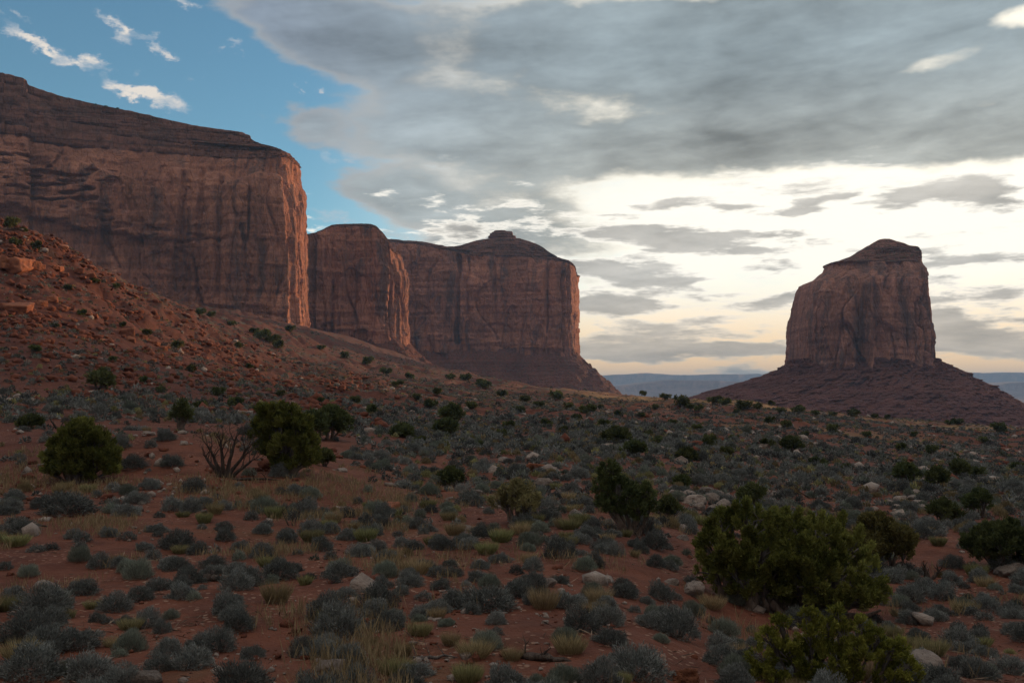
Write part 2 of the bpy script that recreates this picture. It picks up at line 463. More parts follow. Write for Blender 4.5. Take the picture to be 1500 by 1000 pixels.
def make_leaf(name, c0, c1, vary=.25, trans=0.0, hue=0.0):
    """foliage colour between c0 and c1 by the blade's own tint"""
    m, g = mat_new(name)
    t = g.n('ShaderNodeAttribute', {'attribute_name': 'tint'}).outputs['Fac']
    col = g.mix(t, c0, c1)
    rnd = g.n('ShaderNodeObjectInfo').outputs['Random']
    k = g.m('ADD', g.m('MULTIPLY', rnd, 2 * vary), 1 - vary)
    hs = g.n('ShaderNodeHueSaturation', None, Hue=g.m('ADD', g.m('MULTIPLY', g.m('FRACT', g.m('MULTIPLY', rnd, 7.3)), hue), .5 - hue / 2),
             Saturation=1.0, Value=k, Color=col).outputs[0]
    d = g.n('ShaderNodeBsdfDiffuse', None, Color=hs)
    o = g.n('ShaderNodeOutputMaterial')
    if trans:
        tr = g.n('ShaderNodeBsdfTranslucent', None, Color=hs)
        mx = g.n('ShaderNodeMixShader', None, Fac=trans)
        m.node_tree.links.new(d.outputs[0], mx.inputs[1]); m.node_tree.links.new(tr.outputs[0], mx.inputs[2])
        m.node_tree.links.new(mx.outputs[0], o.inputs[0])
    else:
        m.node_tree.links.new(d.outputs[0], o.inputs[0])
    return m


def make_bark(name, c0, c1):
    m, g = mat_new(name)
    p = g.n('ShaderNodeTexCoord').outputs['Object']
    a = g.noise(g.vmul(p, (14, 14, 2.5)), 1.0, 5.0, .65)
    return finish(m, g, g.mix(g.ss(a, .35, .65), c0, c1), a, .9, .05)


def make_stone(name, c0, c1):
    m, g = mat_new(name)
    p = g.n('ShaderNodeTexCoord').outputs['Object']
    rnd = g.n('ShaderNodeObjectInfo').outputs['Random']
    a = g.noise(g.v('ADD', g.vmul(p, (2.2, 2.2, 3.0)), g.n('ShaderNodeCombineXYZ', None, X=g.m('MULTIPLY', rnd, 30.0)).outputs[0]), 1.0, 6.0, .62)
    b = g.noise(p, 9.0, 5.0, .7)
    c = g.mix(g.ss(a, .35, .66), c0, c1)
    c = g.mix(g.m('MULTIPLY', g.ss(b, .55, .7), .5), c, tuple(x * .5 for x in c0))
    k = g.m('ADD', g.m('MULTIPLY', rnd, .5), .75)
    c = g.mix(1.0, c, g.n('ShaderNodeCombineXYZ', None, X=k, Y=k, Z=k).outputs[0], 'MULTIPLY')
    return finish(m, g, c, g.m('ADD', a, g.m('MULTIPLY', b, .5)), 1.0, .22)


M = {
    'ground': make_ground(),
    'mesa': rock_wall('red_sandstone', (.45, .205, .128), (.345, .146, .092), (.115, .072, .064), .8),
    'butte': rock_wall('butte_sandstone', (.46, .228, .160), (.355, .168, .122), (.135, .09, .08)),
    'cap': cap_wall(),
    'talus': make_talus('red_talus', (.190, .072, .047), (.120, .045, .031)),
    'btalus': make_talus('butte_talus', (.190, .078, .060), (.145, .060, .048), .35),
    'far': rock_wall('far_rock', (.26, .16, .12), (.21, .12, .10), (.12, .09, .08), .3, .3),
    'sage': make_leaf('sage_leaf', (.068, .072, .068), (.255, .265, .245), .34, .12, .05),
    'blue': make_leaf('grey_green_leaf', (.09, .105, .085), (.265, .29, .235), .25, .1, .04),
    'yellow': make_leaf('rabbitbrush_leaf', (.12, .12, .055), (.31, .285, .135), .25, .2, .04),
    'straw': make_leaf('dry_grass_blade', (.17, .13, .068), (.38, .295, .165), .25, .2, .02),
    'juniper': make_leaf('juniper_leaf', (.075, .085, .022), (.255, .255, .070), .10, .3),
    'juniper_bright': make_leaf('bright_juniper_leaf', (.085, .095, .020), (.285, .280, .060), .06, .3),
    'juniper_dark': make_leaf('dark_juniper_leaf', (.048, .060, .026), (.135, .148, .058), .2, .2, .03),
    'juniper_brown': make_leaf('brownish_juniper_leaf', (.085, .075, .030), (.200, .175, .065), .12, .2),
    'juniper_pale': make_leaf('pale_juniper_leaf', (.13, .115, .055), (.30, .26, .12), .1, .2),
    'scree': make_stone('scree_stone', (.165, .060, .036), (.105, .036, .023)),
    'litter': make_leaf('dead_twig', (.045, .034, .028), (.26, .19, .14), .1),
    'bark': make_bark('juniper_bark', (.085, .062, .05), (.17, .13, .105)),
    'dead': make_bark('weathered_wood', (.034, .025, .021), (.085, .064, .053)),
    'twig': make_bark('grey_twig', (.07, .06, .055), (.15, .13, .12)),
    'stone': make_stone('pale_stone', (.30, .245, .21), (.21, .165, .14)),
    'redstone': make_stone('red_stone', (.31, .125, .07), (.21, .08, .048)),
}

# ------------------------------------------------------------------ terrain
NY = [5, 12, 17, 25, 34, 43, 52, 64]
near_l = (-2.5, -3.4); near_r = (-2.6, -3.8)
TAB = [  # px, near z pair, six py at 17..64 m, then (Y,py) of the later features
    (-700, near_l, (895, 800, 735, 680, 635, 605), [(95, 535), (140, 430), (195, 290), (240, 300), (420, 330), (600, 345), (860, 380)]),
    (0, near_l, (900, 810, 750, 700, 655, 630), [(98, 562), (145, 455), (205, 320), (250, 332), (420, 352), (600, 362), (860, 398)]),
    (100, near_l, (900, 810, 747, 700, 650, 632), [(99, 570), (152, 480), (222, 366), (270, 380), (450, 392), (620, 398), (865, 420)]),
    (200, near_l, (900, 810, 745, 695, 648, 633), [(100, 580), (160, 510), (240, 427), (290, 437), (480, 432), (650, 436), (870, 445)]),
    (330, near_l, (898, 810, 748, 695, 664, 642), [(105, 597), (180, 545), (275, 482), (320, 490), (520, 463), (650, 463), (873, 460)]),
    (400, near_l, (898, 810, 750, 694, 672, 650), [(105, 602), (190, 562), (290, 516), (340, 520), (540, 465), (700, 466), (890, 467)]),
    (470, near_l, (897, 812, 750, 705, 682, 656), [(105, 609), (190, 576), (300, 545), (350, 545), (560, 489), (720, 489), (1000, 486)]),
    (560, near_l, (897, 812, 750, 712, 688, 663), [(105, 616), (190, 588), (310, 566), (360, 564), (560, 526), (720, 524), (1050, 500)]),
    (670, near_l, (897, 812, 750, 716, 692, 668), [(105, 628), (180, 602), (310, 580), (360, 576), (520, 544), (700, 546), (1300, 556)]),
    (750, near_l, (897, 812, 752, 718, 694, 670), [(105, 632), (180, 606), (300, 586), (370, 579), (480, 566), (700, 570), (1300, 575)]),
    (850, near_l, (900, 815, 754, 718, 694, 670), [(100, 635), (170, 612), (280, 591), (350, 583), (440, 574), (700, 588), (1300, 590)]),
    (930, near_l, (905, 820, 758, 720, 697, 672), [(100, 638), (165, 617), (260, 597), (330, 588), (420, 579), (700, 595), (1300, 592)]),
    (1000, near_r, (935, 848, 778, 737, 709, 682), [(100, 643), (165, 620), (250, 602), (310, 593), (390, 583), (700, 605), (1300, 598)]),
    (1100, near_r, (972, 890, 811, 762, 730, 701), [(100, 650), (165, 626), (240, 608), (290, 600), (360, 590), (700, 615), (1300, 604)]),
    (1300, near_r, (975, 892, 815, 768, 738, 710), [(110, 668), (150, 651), (210, 633), (250, 623), (320, 612), (700, 635), (1300, 610)]),
    (1500, near_r, (975, 892, 818, 772, 742, 716), [(110, 683), (160, 666), (220, 652), (260, 641), (320, 629), (700, 655), (1300, 618)]),
    (2200, near_r, (975, 890, 815, 770, 740, 715), [(110, 690), (160, 675), (220, 662), (260, 650), (320, 640), (700, 660), (1300, 622)]),
]
ta, tl, tz = [], [], []
for px, nr_, six, feats in TAB:
    a = math.atan((px - 750) / F)
    Ys = list(NY) + [f[0] for f in feats]
    Z = [CZ + nr_[0], CZ + nr_[1]] + [float(P(px, py, Y)[2]) for py, Y in zip(six, NY[2:])] + [float(P(px, py, Y)[2]) for Y, py in feats]
    ta.append(a); tl.append([math.log(Y / math.cos(a)) for Y in Ys]); tz.append(Z)
ta = np.array(ta); tl = np.array(tl); tz = np.array(tz)
NA, NR = 420, 700
GA = np.linspace(-1.05, 1.05, NA); GL = np.linspace(math.log(3.0), math.log(1500.0), NR)
LC = np.stack([np.interp(GA, ta, tl[:, i]) for i in range(tl.shape[1])], 1)
ZC = np.stack([np.interp(GA, ta, tz[:, i]) for i in range(tl.shape[1])], 1)
LC = smooth(LC, 7, 0); ZC = smooth(ZC, 7, 0)
ZG = np.stack([np.interp(GL, LC[i], ZC[i]) for i in range(NA)], 0)
ZG = smooth(ZG, 8, 1); ZG = smooth(ZG, 3, 0)
CREST = (GA, np.exp(LC[:, 12]))


def h0(x, y):
    r = np.hypot(x, y); a = np.arctan2(x, y)
    a = np.where(np.abs(a) > 1.05, np.sign(a) * np.maximum(1.05 - (np.abs(a) - 1.05), -1.05), a)
    fa = np.clip((a - GA[0]) / (GA[1] - GA[0]), 0, NA - 1.001); fl = np.clip((np.log(np.maximum(r, .1)) - GL[0]) / (GL[1] - GL[0]), 0, NR - 1.001)
    i = fa.astype(int); j = fl.astype(int); u = fa - i; v_ = fl - j
    z = (ZG[i, j] * (1 - u) + ZG[i + 1, j] * u) * (1 - v_) + (ZG[i, j + 1] * (1 - u) + ZG[i + 1, j + 1] * u) * v_
    f = sstep(np.log(np.maximum(r, .1)), math.log(1300), math.log(2600))
    return z * (1 - f) - 55.0 * f


KNOLLS = [(300, 690, 47.0, 5.0, 0.80), (180, 640, 50.0, 5.5, .55), (560, 860, 19, 3.0, .16), (900, 800, 28, 4.0, .2), (1380, 800, 36, 6.0, .3)]


def H(x, y):
    x = np.asarray(x, float); y = np.asarray(y, float)
    r = np.hypot(x, y)
    z = h0(x, y)
    for px, py, Y, s, hh in KNOLLS:
        kx = (px - 750) / F * Y
        z = z + hh * np.exp(-((x - kx) ** 2 + (y - Y) ** 2) / (2 * s * s))
    nf = sstep(r, 3000, 1500)
    z = z + .16 * fbm(x / 5.5, y / 5.5, 1.7, 4) * sstep(r, 4, 12) + .5 * nz(x / 21, y / 21, 3.3) * sstep(r, 15, 60)
    far = sstep(r, 90, 260)
    gul = 1 - np.abs(fbm(x / 46, y / 46, 8.8, 4))
    z = z + far * nf * (2.6 * fbm(x / 60, y / 60, 5.0, 5, .55) - 1.6 * sstep(gul, .82, 1.0))
    lt = far * sstep(x / np.maximum(y, 1), -.05, -.35)
    z = z + lt * nf * (1.7 * fbm(x / 11, y / 11, 2.0, 5, .66) + .7 * np.round(2 * nz(x / 30, y / 30, 4)))
    z = z + .030 * fbm(x / .55, y / .55, 4.1, 3, .6) * sstep(r, 55, 30) * sstep(r, 4, 8)
    return z


AA = np.concatenate([np.linspace(-math.pi, -.62, 60)[:-1], np.linspace(-.62, .62, 760), np.linspace(.62, math.pi, 60)[1:-1]])
RR = np.concatenate([[1.0, 2.5], np.exp(np.linspace(math.log(4), math.log(1500), 660)), np.exp(np.linspace(math.log(1560), math.log(17000), 50))])
rr, aa = np.meshgrid(RR, AA, indexing='ij')
tx, ty = rr * np.sin(aa), rr * np.cos(aa)
tzv = H(tx, ty)
cr = np.interp(aa, *CREST)
grass = np.exp(-((np.log(rr) - np.log(cr * .93)) / .10) ** 2) * sstep(aa, -.02, .07) * (1 - .0 * aa)
grass = np.maximum(grass, .55 * sstep(nz(tx / 9, ty / 9, 7.7), .12, .5) * sstep(rr, 60, 30) * sstep(aa, .05, -.15))
grass = np.maximum(grass, .5 * sstep(nz(tx / 30, ty / 30, 2.7), .25, .5) * sstep(rr, 90, 150) * sstep(aa, .0, .15))
talus = sstep(rr, 92, 125) * sstep(aa, -.13, -.24) * (1 - sstep(rr, 260, 420))
talus = np.maximum(talus, .9 * sstep(rr, 170, 260) * (1 - sstep(rr, 1500, 2600)) * sstep(aa, .10, -.02))
fr = sstep(rr, 180, 330) * (1 - sstep(rr, 1500, 2600))
V = np.stack([tx, ty, tzv], -1).reshape(-1, 3)
Fg = gridfaces(len(RR), len(AA), True)
cen = len(V); V = np.concatenate([V, [[0, 0, float(H(0.0, 0.01))]]])
tri = np.stack([np.full(len(AA), cen), np.roll(np.arange(len(AA)), -1), np.arange(len(AA))], 1)
ground_o = obj('ground', mesh('ground', V, [Fg[:, ::-1], tri[:, ::-1]], M['ground'], True,
                              {'grass': np.append(grass.ravel(), 0), 'far': np.append(fr.ravel(), 0), 'talus': np.append(talus.ravel(), 0)}))
ground_o['kind'] = 'structure'
V_MIN = min(V[:, 2].min(), -62)

_Yr = np.exp(np.linspace(math.log(7), math.log(1300), 2600))


def at(px, py):
    """where the line of sight through a photo pixel first meets the ground"""
    p = P(px, py, _Yr)
    d = p[:, 2] - H(p[:, 0], p[:, 1])
    k = np.argmax(d < 0)
    if d[k] >= 0:
        k = int(np.argmin(d))
    x, y = p[k, 0], p[k, 1]
    return np.array([x, y, float(H(x, y))])


# ------------------------------------------------------------------ mesas
def catmull(C, step):
    """closed spline through control rows, resampled at about `step` metres (front) in the plane of the first two columns"""
    C = np.asarray(C, float); n = len(C); outp = []
    for i in range(n):
        p0, p1, p2, p3 = C[i - 1], C[i], C[(i + 1) % n], C[(i + 2) % n]
        L = np.hypot(*(p2 - p1)[:2]); k = max(2, int(L / (step if (p1[1] + p2[1]) / 2 < step * 1e6 and p1[-1] > 0 else step * 12)))
        t = np.arange(k)[:, None] / k
        lin = p1 + (p2 - p1) * t
        sp = .5 * (2 * p1 + (p2 - p0) * t + (2 * p0 - 5 * p1 + 4 * p2 - p3) * t ** 2 + (3 * p1 - p0 - 3 * p2 + p3) * t ** 3)
        lin[:, :2] = sp[:, :2]
        outp.append(lin)
    return np.concatenate(outp)


def rockdisp(s, x, y, z, v, big=10., flute=4., crack=5., seed=0., ledge=1.0, sc=1.0):
    """outward relief of a sandstone wall"""
    d = big * fbm(s / (75 * sc), z / (420 * sc), seed + 1, 3)
    f = nz(s / (20 * sc), z / (150 * sc), seed + 5) + .45 * nz(s / (9 * sc), z / (95 * sc), seed + 9)
    fm = .25 + .9 * sstep(nz(s / (95 * sc), z / (170 * sc), seed + 44), -.25, .35) * sstep(v, 1.02, .75)
    d = d + flute * fm * (1 - 2.0 * np.abs(f))
    d = d + 3.2 * sc * np.round(1.6 * nz(s / (48 * sc), z / (130 * sc), seed + 47))
    c1 = nz(s / (34 * sc) + .35 * nz(s / 60, z / 50, seed + 2), z / (210 * sc), seed + 12)
    m = sstep(nz(s / 55, z / 70, seed + 31), -.25, .2)
    d = d - crack * np.clip(1 - np.abs(c1) / .055, 0, 1) * m
    c2 = nz(s / (11 * sc) + .3 * nz(s / 30, z / 25, seed + 3), z / (85 * sc), seed + 15)
    d = d - .45 * crack * np.clip(1 - np.abs(c2) / .09, 0, 1) * sstep(nz(s / 40, z / 40, seed + 37), -.1, .25)
    # slabs: broken sheets with a rounded top edge and straight sides
    for k_ in range(3):
        a_ = (84, 40, 19)[k_] * sc
        cell_ = np.floor(s / a_ + .35 * nz(s / 90, z / 60, seed + 60 + k_)); hsh = np.modf(np.abs(np.sin(cell_ * 12.9898 + seed * 7.1 + k_ * 3.3) * 43758.5453))[0]
        fr_ = s / a_ + .35 * nz(s / 90, z / 60, seed + 60 + k_) - cell_
        topv = .25 + .7 * hsh - .35 * (fr_ - .5) ** 2
        d = d + (5.5, 3.6, 1.7)[k_] * (hsh - .45) * sstep(v, topv + .02, topv) * 1.6
        d = d - (4.2, 2.4, 1.0)[k_] * np.clip(1 - np.minimum(fr_, 1 - fr_) * a_ / 1.6, 0, 1) * sstep(v, topv + .05, topv)
    hz = nz(s / 70, z / 5.0, seed + 20)
    d = d + ledge * 1.1 * hz + ledge * .8 * np.round(1.5 * nz(s / 35, z / 14, seed + 23))
    d = d + .45 * fbm(s / 5, z / 8, seed + 40, 4, .6) + 1.1 * np.round(1.7 * nz(s / 13, z / 30, seed + 42)) * sc
    # blocky ledges at the foot
    foot = sstep(v, .17, .05)
    d = d + foot * ledge * (1.6 * np.round(2 * nz(s / 26, z / 4.2, seed + 50)) / 2 + 1.2 * nz(s / 9, z / 2.6, seed + 52) + 2.0)
    return d


def mesa(name, label, C, step, nv, mats, K=8, batter=.10, rnd=14., seed=0., cracks=(), alcoves=(), over=(), big=10., flute=4., crack=5., sc=1., talL=1.45, talz=-20., cat='mesa'):
    rows = []
    for c in C:
        px, Y, b, t, k, Dp = c
        x = (px - 750) / F * Y
        if b is None:
            rows.append([x, Y, rows[-1][2], rows[-1][3], rows[-1][4], Dp, 0.])
        else:
            rows.append([x, Y, P(px, b, Y)[2], P(px, t, Y + batter * 100)[2], P(px, k, Y + batter * 100 + Dp)[2], Dp, 1.])
    Rw = catmull(rows, step)
    x, y = Rw[:, 0], Rw[:, 1]; n = len(Rw)

    def cs(a, sig):
        q = int(min(n // 3, sig * 4)); ap = np.concatenate([a[-q:], a, a[:q]])
        return smooth(ap, sig)[q:-q]
    zb, zt, zk, Dp = (cs(Rw[:, i], 4) for i in (2, 3, 4, 5))
    tx_, ty_ = np.roll(x, -1) - np.roll(x, 1), np.roll(y, -1) - np.roll(y, 1)
    nx, ny = ty_, -tx_; L = np.hypot(nx, ny) + 1e-9; nx, ny = nx / L, ny / L
    mx, my = cs(nx, 22 / step), cs(ny, 22 / step); L = np.hypot(mx, my) + 1e-9; mx, my = mx / L, my / L
    s = np.concatenate([[0], np.cumsum(np.hypot(np.diff(x), np.diff(y)))])
    pxs = 750 + F * x / y
    cx, cy = x.mean(), y.mean()
    zlo = zb.min()
    fade = sstep(s, 0, 40) * sstep(s[-1] - s, 0, 40)

    def pos(z, inw, d):
        return np.stack([x + nx * d * fade - mx * inw, y + ny * d * fade - my * inw, z], -1)

    def disp(z, v):
        d = rockdisp(s, x, y, z, v, big, flute, crack, seed, 1.0, sc)
        for (cpx, wd, dep, v0, v1) in cracks:
            off = (pxs + 2.5 * nz(z / 25, seed, 3.) - cpx) * y / F
            d = d - dep * np.clip(1 - np.abs(off) / wd, 0, 1) ** .7 * sstep(v, v0 - .03, v0 + .03) * sstep(v, v1 + .03, v1 - .03) * (y < np.median(y) + 60)
        for (x1, v0, dep) in over:
            vv = v0 + .035 * nz(s / 40, 1.7, seed + 63) + .02 * np.round(2 * nz(s / 16, 4.7, seed + 64))
            d = d - dep * sstep(pxs, x1 + 6, x1 - 20) * sstep(v, vv, vv - .035) * sstep(v, -.1, v0 - .12)
        for (x0, x1, v0, v1, dep) in alcoves:
            q = nz(s / 22, z / 4.5, seed + 61) + .5 * nz(s / 9, z / 2.6, seed + 66)
            d = d - dep * sstep(q, .12, .42) * sstep(pxs, x0, x0 + 15) * sstep(pxs, x1, x1 - 25) * sstep(v, v0, v0 + .07) * sstep(v, v1, v1 - .07)
        sf_ = sstep(nx, .40, .85)
        return d * (1 - .30 * sf_) - 5.0 * sf_
    prof = np.linspace(0, 1, nv)
    re_ = np.clip(Dp / 20, .38, 1)
    ring = []
    # walls
    for v in np.concatenate([[-.10], prof]):
        z = zb + (zt - zb) * v
        inw = batter * (zt - zb) * v * re_ + rnd * re_ * max(0, (v - .62) / .38) ** 2.3
        ring.append(pos(z, inw, disp(z, v) * (1 - .35 * max(0, (v - .9) / .1))))
    root = bpy.data.objects.new(name, None); COL.objects.link(root)
    base = np.array([x[np.argmin(y)], y.min(), zb.mean()]); root.location = base
    tag(root, label, cat)
    W = np.stack(ring, 0)
    obj('cliff', mesh('cliff', W.reshape(-1, 3) - base, gridfaces(len(W), n, True), mats[0], False), root)
    # layered cap
    ring = [W[-1]]
    i0 = (batter * (zt - zb) + rnd) * re_; dl = disp(zt, 1.0) * .65
    for k in range(K):
        nn = 3.6 * fbm(s / 18, k * 3.7, seed + 70, 5, .62) + 2.0 * nz(s / 60, k * 2.2, seed + 77) + 1.2 * np.round(2 * nz(s / 7, k * 1.9, seed + 78))
        keep = np.exp(-k / 2.)
        for j in range(3):
            zf = (k + .80 * j / 2) / K; rr_ = (k + (.10 if j else -.03)) / K
            ring.append(pos(zt + (zk - zt) * zf + .35 * nn * j / 2 * (k / K), i0 + Dp * rr_ + nn * np.minimum(1, Dp / 12), dl * keep + .5 * fbm(s / 5, k + j * .4, seed + 80, 3)))
        for j in range(2):
            ring.append(pos(zt + (zk - zt) * (k + .86 + .14 * j) / K, i0 + Dp * (k + .5 + .4 * j) / K + nn * np.minimum(1, Dp / 12), dl * keep + .8 * fbm(s / 4, k + j, seed + 84, 3)))
    top = ring[-1]
    for q in (.3, .7, .98):
        e = top.copy(); e[:, 0] += (cx - e[:, 0]) * q; e[:, 1] += (cy - e[:, 1]) * q; e[:, 2] += (-2 - 3 * q) * 0 - 4 * q
        e[:, 2] = e[:, 2] * (1 - q) + (zk.mean() - 8) * q
        ring.append(e)
    W = np.stack(ring, 0)
    obj('caprock', mesh('caprock', W.reshape(-1, 3) - base, gridfaces(len(W), n, True), mats[1], False), root)
    # talus apron
    ring = []; nt_ = 70
    drop = zb - talz
    for q in np.linspace(0, 1, nt_):
        qq = q ** 1.0
        cliffy = 3.0 * sstep(q, 0, .03) * 0
        z = zb + 3.5 * (1 - q) - drop * (qq * (1.18 - .18 * qq)) - cliffy
        od = -6 + drop * talL * qq
        am = math.sin(math.pi * min(1, q * 1.25)) if q < .8 else math.sin(math.pi * min(1, .8 + q * .2))
        zz = (7.0 * fbm(s / 42, q * 2.2, seed + 90, 4) - 8 * np.abs(nz(s / 26, q * 1.3, seed + 93)) - 3 * np.abs(nz(s / 11, q * 2.4, seed + 94))) * am + 2.0 * fbm(s / 7, q * 14, seed + 97, 4, .66)
        zz = zz + 1.6 * np.round(2.0 * nz(s / 90, z / 6, seed + 99)) * am + 2.6 * sstep(nz(s / 5.5, q * 22, seed + 88), .38, .5)
        ring.append(np.stack([x + mx * od, y + my * od, z + zz], -1))
    W = np.stack(ring[::-1], 0)
    obj('talus_slope', mesh('talus_slope', W.reshape(-1, 3) - base, gridfaces(len(W), n, True), mats[2], False), root)
    return root


MM = (M['mesa'], M['cap'], M['talus'])
mesa('sandstone_mesa', 'broad red sandstone mesa with a layered sloping cap, tallest of the cliffs', [
    (-700, 700, 380, 150, 40, 60), (-350, 760, 388, 168, 60, 62), (0, 815, 398, 190, 106, 60), (50, 828, 412, 203, 126, 58), (100, 838, 425, 210, 143, 55), (200, 850, 446, 216, 165, 50),
    (270, 858, 456, 222, 180, 46), (345, 862, 462, 227, 189, 36), (362, 864, 464, 227, 200, 30), (395, 866, 468, 226, 207, 18), (422, 872, 472, 228, 216, 12),
    (432, 884, 475, 231, 223, 8), (442, 902, 479, 236, 229, 6), (449, 930, 482, 244, 238, 5), (452, 975, 485, 252, 248, 4), (444, 1060, None, 0, 0, 4), (415, 1200, None, 0, 0, 10), (200, 1400, None, 0, 0, 40), (-400, 1400, None, 0, 0, 60), (-1000, 1100, None, 0, 0, 60)],
    1.15, 150, MM, K=6, batter=.05, rnd=14, seed=3.1, big=7, flute=3.2, crack=4.0,
    cracks=[(262, 3, 6, .35, .88), (288, 2.5, 5, .1, .9), (318, 3, 6, .1, .85), (362, 2, 4, .45, .8), (430, 3, 7, 0, .95), (447, 3, 6, 0, .9), (205, 1.6, 2.5, .3, .85)],
    alcoves=[(-300, 170, .52, .90, 6.5), (-300, 330, .36, .55, 3.0)], over=[(215, .46, 7.0)], talL=1.5)
mesa('sandstone_buttress', 'narrow rounded sandstone cliff wedged between two wide mesas, split by a dark slot', [
    (425, 1045, 486, 352, 350, 4), (462, 1045, 488, 341, 339, 4), (485, 1047, 490, 331, 328, 6), (515, 1050, 492, 331, 327, 8), (545, 1050, 493, 331, 327, 7), (560, 1051, 494, 338, 335, 5), (571, 1053, 495, 350, 347, 4),
    (579, 1058, 496, 364, 362, 3), (588, 1076, 497, 372, 370, 3), (594, 1096, 498, 374, 372, 3), (596, 1130, None, 0, 0, 3), (575, 1230, None, 0, 0, 6), (480, 1260, None, 0, 0, 6), (410, 1200, None, 0, 0, 6)],
    .95, 125, MM, K=4, batter=.03, rnd=13, seed=17.7, big=5, flute=3.0, crack=4.5, sc=.8,
    cracks=[(574, 3.2, 12, 0, .93), (520, 2, 5, .15, .6), (485, 2, 5, 0, .5)], talL=1.5)
m3 = mesa('sandstone_mesa', 'distant flat fronted mesa crowned by a small stack of slabs', [
    (540, 1430, 500, 356, 352, 8), (590, 1405, 500, 356, 352, 12), (615, 1400, 501, 358, 353, 16), (650, 1397, 503, 366, 361, 14), (668, 1394, 505, 367, 359, 20), (690, 1391, 506, 373, 351, 40), (720, 1389, 509, 374, 347, 52),
    (750, 1387, 511, 374, 347, 52), (775, 1384, 513, 376, 355, 40), (800, 1376, 516, 380, 365, 22), (822, 1374, 518, 382, 377, 10), (838, 1384, 520, 384, 381, 5), (846, 1402, 521, 388, 385, 4), (850, 1430, 521, 396, 394, 3), (850, 1490, None, 0, 0, 4),
    (845, 1540, None, 0, 0, 8), (720, 1690, None, 0, 0, 20), (560, 1640, None, 0, 0, 20)],
    1.3, 120, MM, K=7, batter=.025, rnd=7, seed=41.3, big=6, flute=3.2, crack=4.5, sc=1.1,
    cracks=[(670, 4, 14, 0, .97), (684, 2.5, 6, .3, .97), (800, 3, 7, .2, .9), (828, 4, 9, 0, .9), (838, 3, 8, 0, .85), (725, 2, 3, .3, .75)], talL=1.25, talz=-25)

# slab stack on the far mesa
kb = MB()
for i, (pxc, py, hw, hh) in enumerate([(735, 347.5, 20, 2.2), (735, 344, 17, 2.0), (736, 341.5, 15, 1.3), (733, 339.3, 10, 1.2), (742, 340.2, 9, .8)]):
    c = P(pxc, py, 1470); k = 1470 / F
    th = np.linspace(0, 2 * math.pi, 40, endpoint=False); rad = 1 + .18 * nz(np.cos(th) * 2, np.sin(th) * 2, i * 3.3)
    rows = []
    for zz, sc in ((-1, .82), (-.5, 1.0), (.6, 1.0), (1, .85), (1.02, .0)):
        rows.append(np.stack([c[0] + np.cos(th) * rad * sc * hw * k, c[1] + np.sin(th) * rad * sc * hw * k * .8, np.full(40, c[2] + zz * hh * k)], -1))
    Wk = np.stack(rows, 0)
    kb.add(Wk.reshape(-1, 3) - np.array(m3.location), gridfaces(5, 40, True))
obj('slab_stack', kb.build('slab_stack', M['cap']), m3)

# ------------------------------------------------------------------ the lone butte
YB = 1100.0
LFT = [(545, 1157), (533, 1158), (480, 1160), (440, 1168), (427, 1170), (415, 1175), (409, 1190), (397, 1203), (387, 1206), (383, 1222), (375, 1243), (363, 1263), (355, 1277), (351, 1284), (349.5, 1292)]
RGT = [(545, 1372), (533, 1371), (520, 1370), (470, 1363), (437, 1358), (397, 1357), (392, 1353), (382, 1352), (370, 1353), (363, 1348), (361, 1336), (355, 1322), (352, 1314), (350, 1308), (349.5, 1300)]


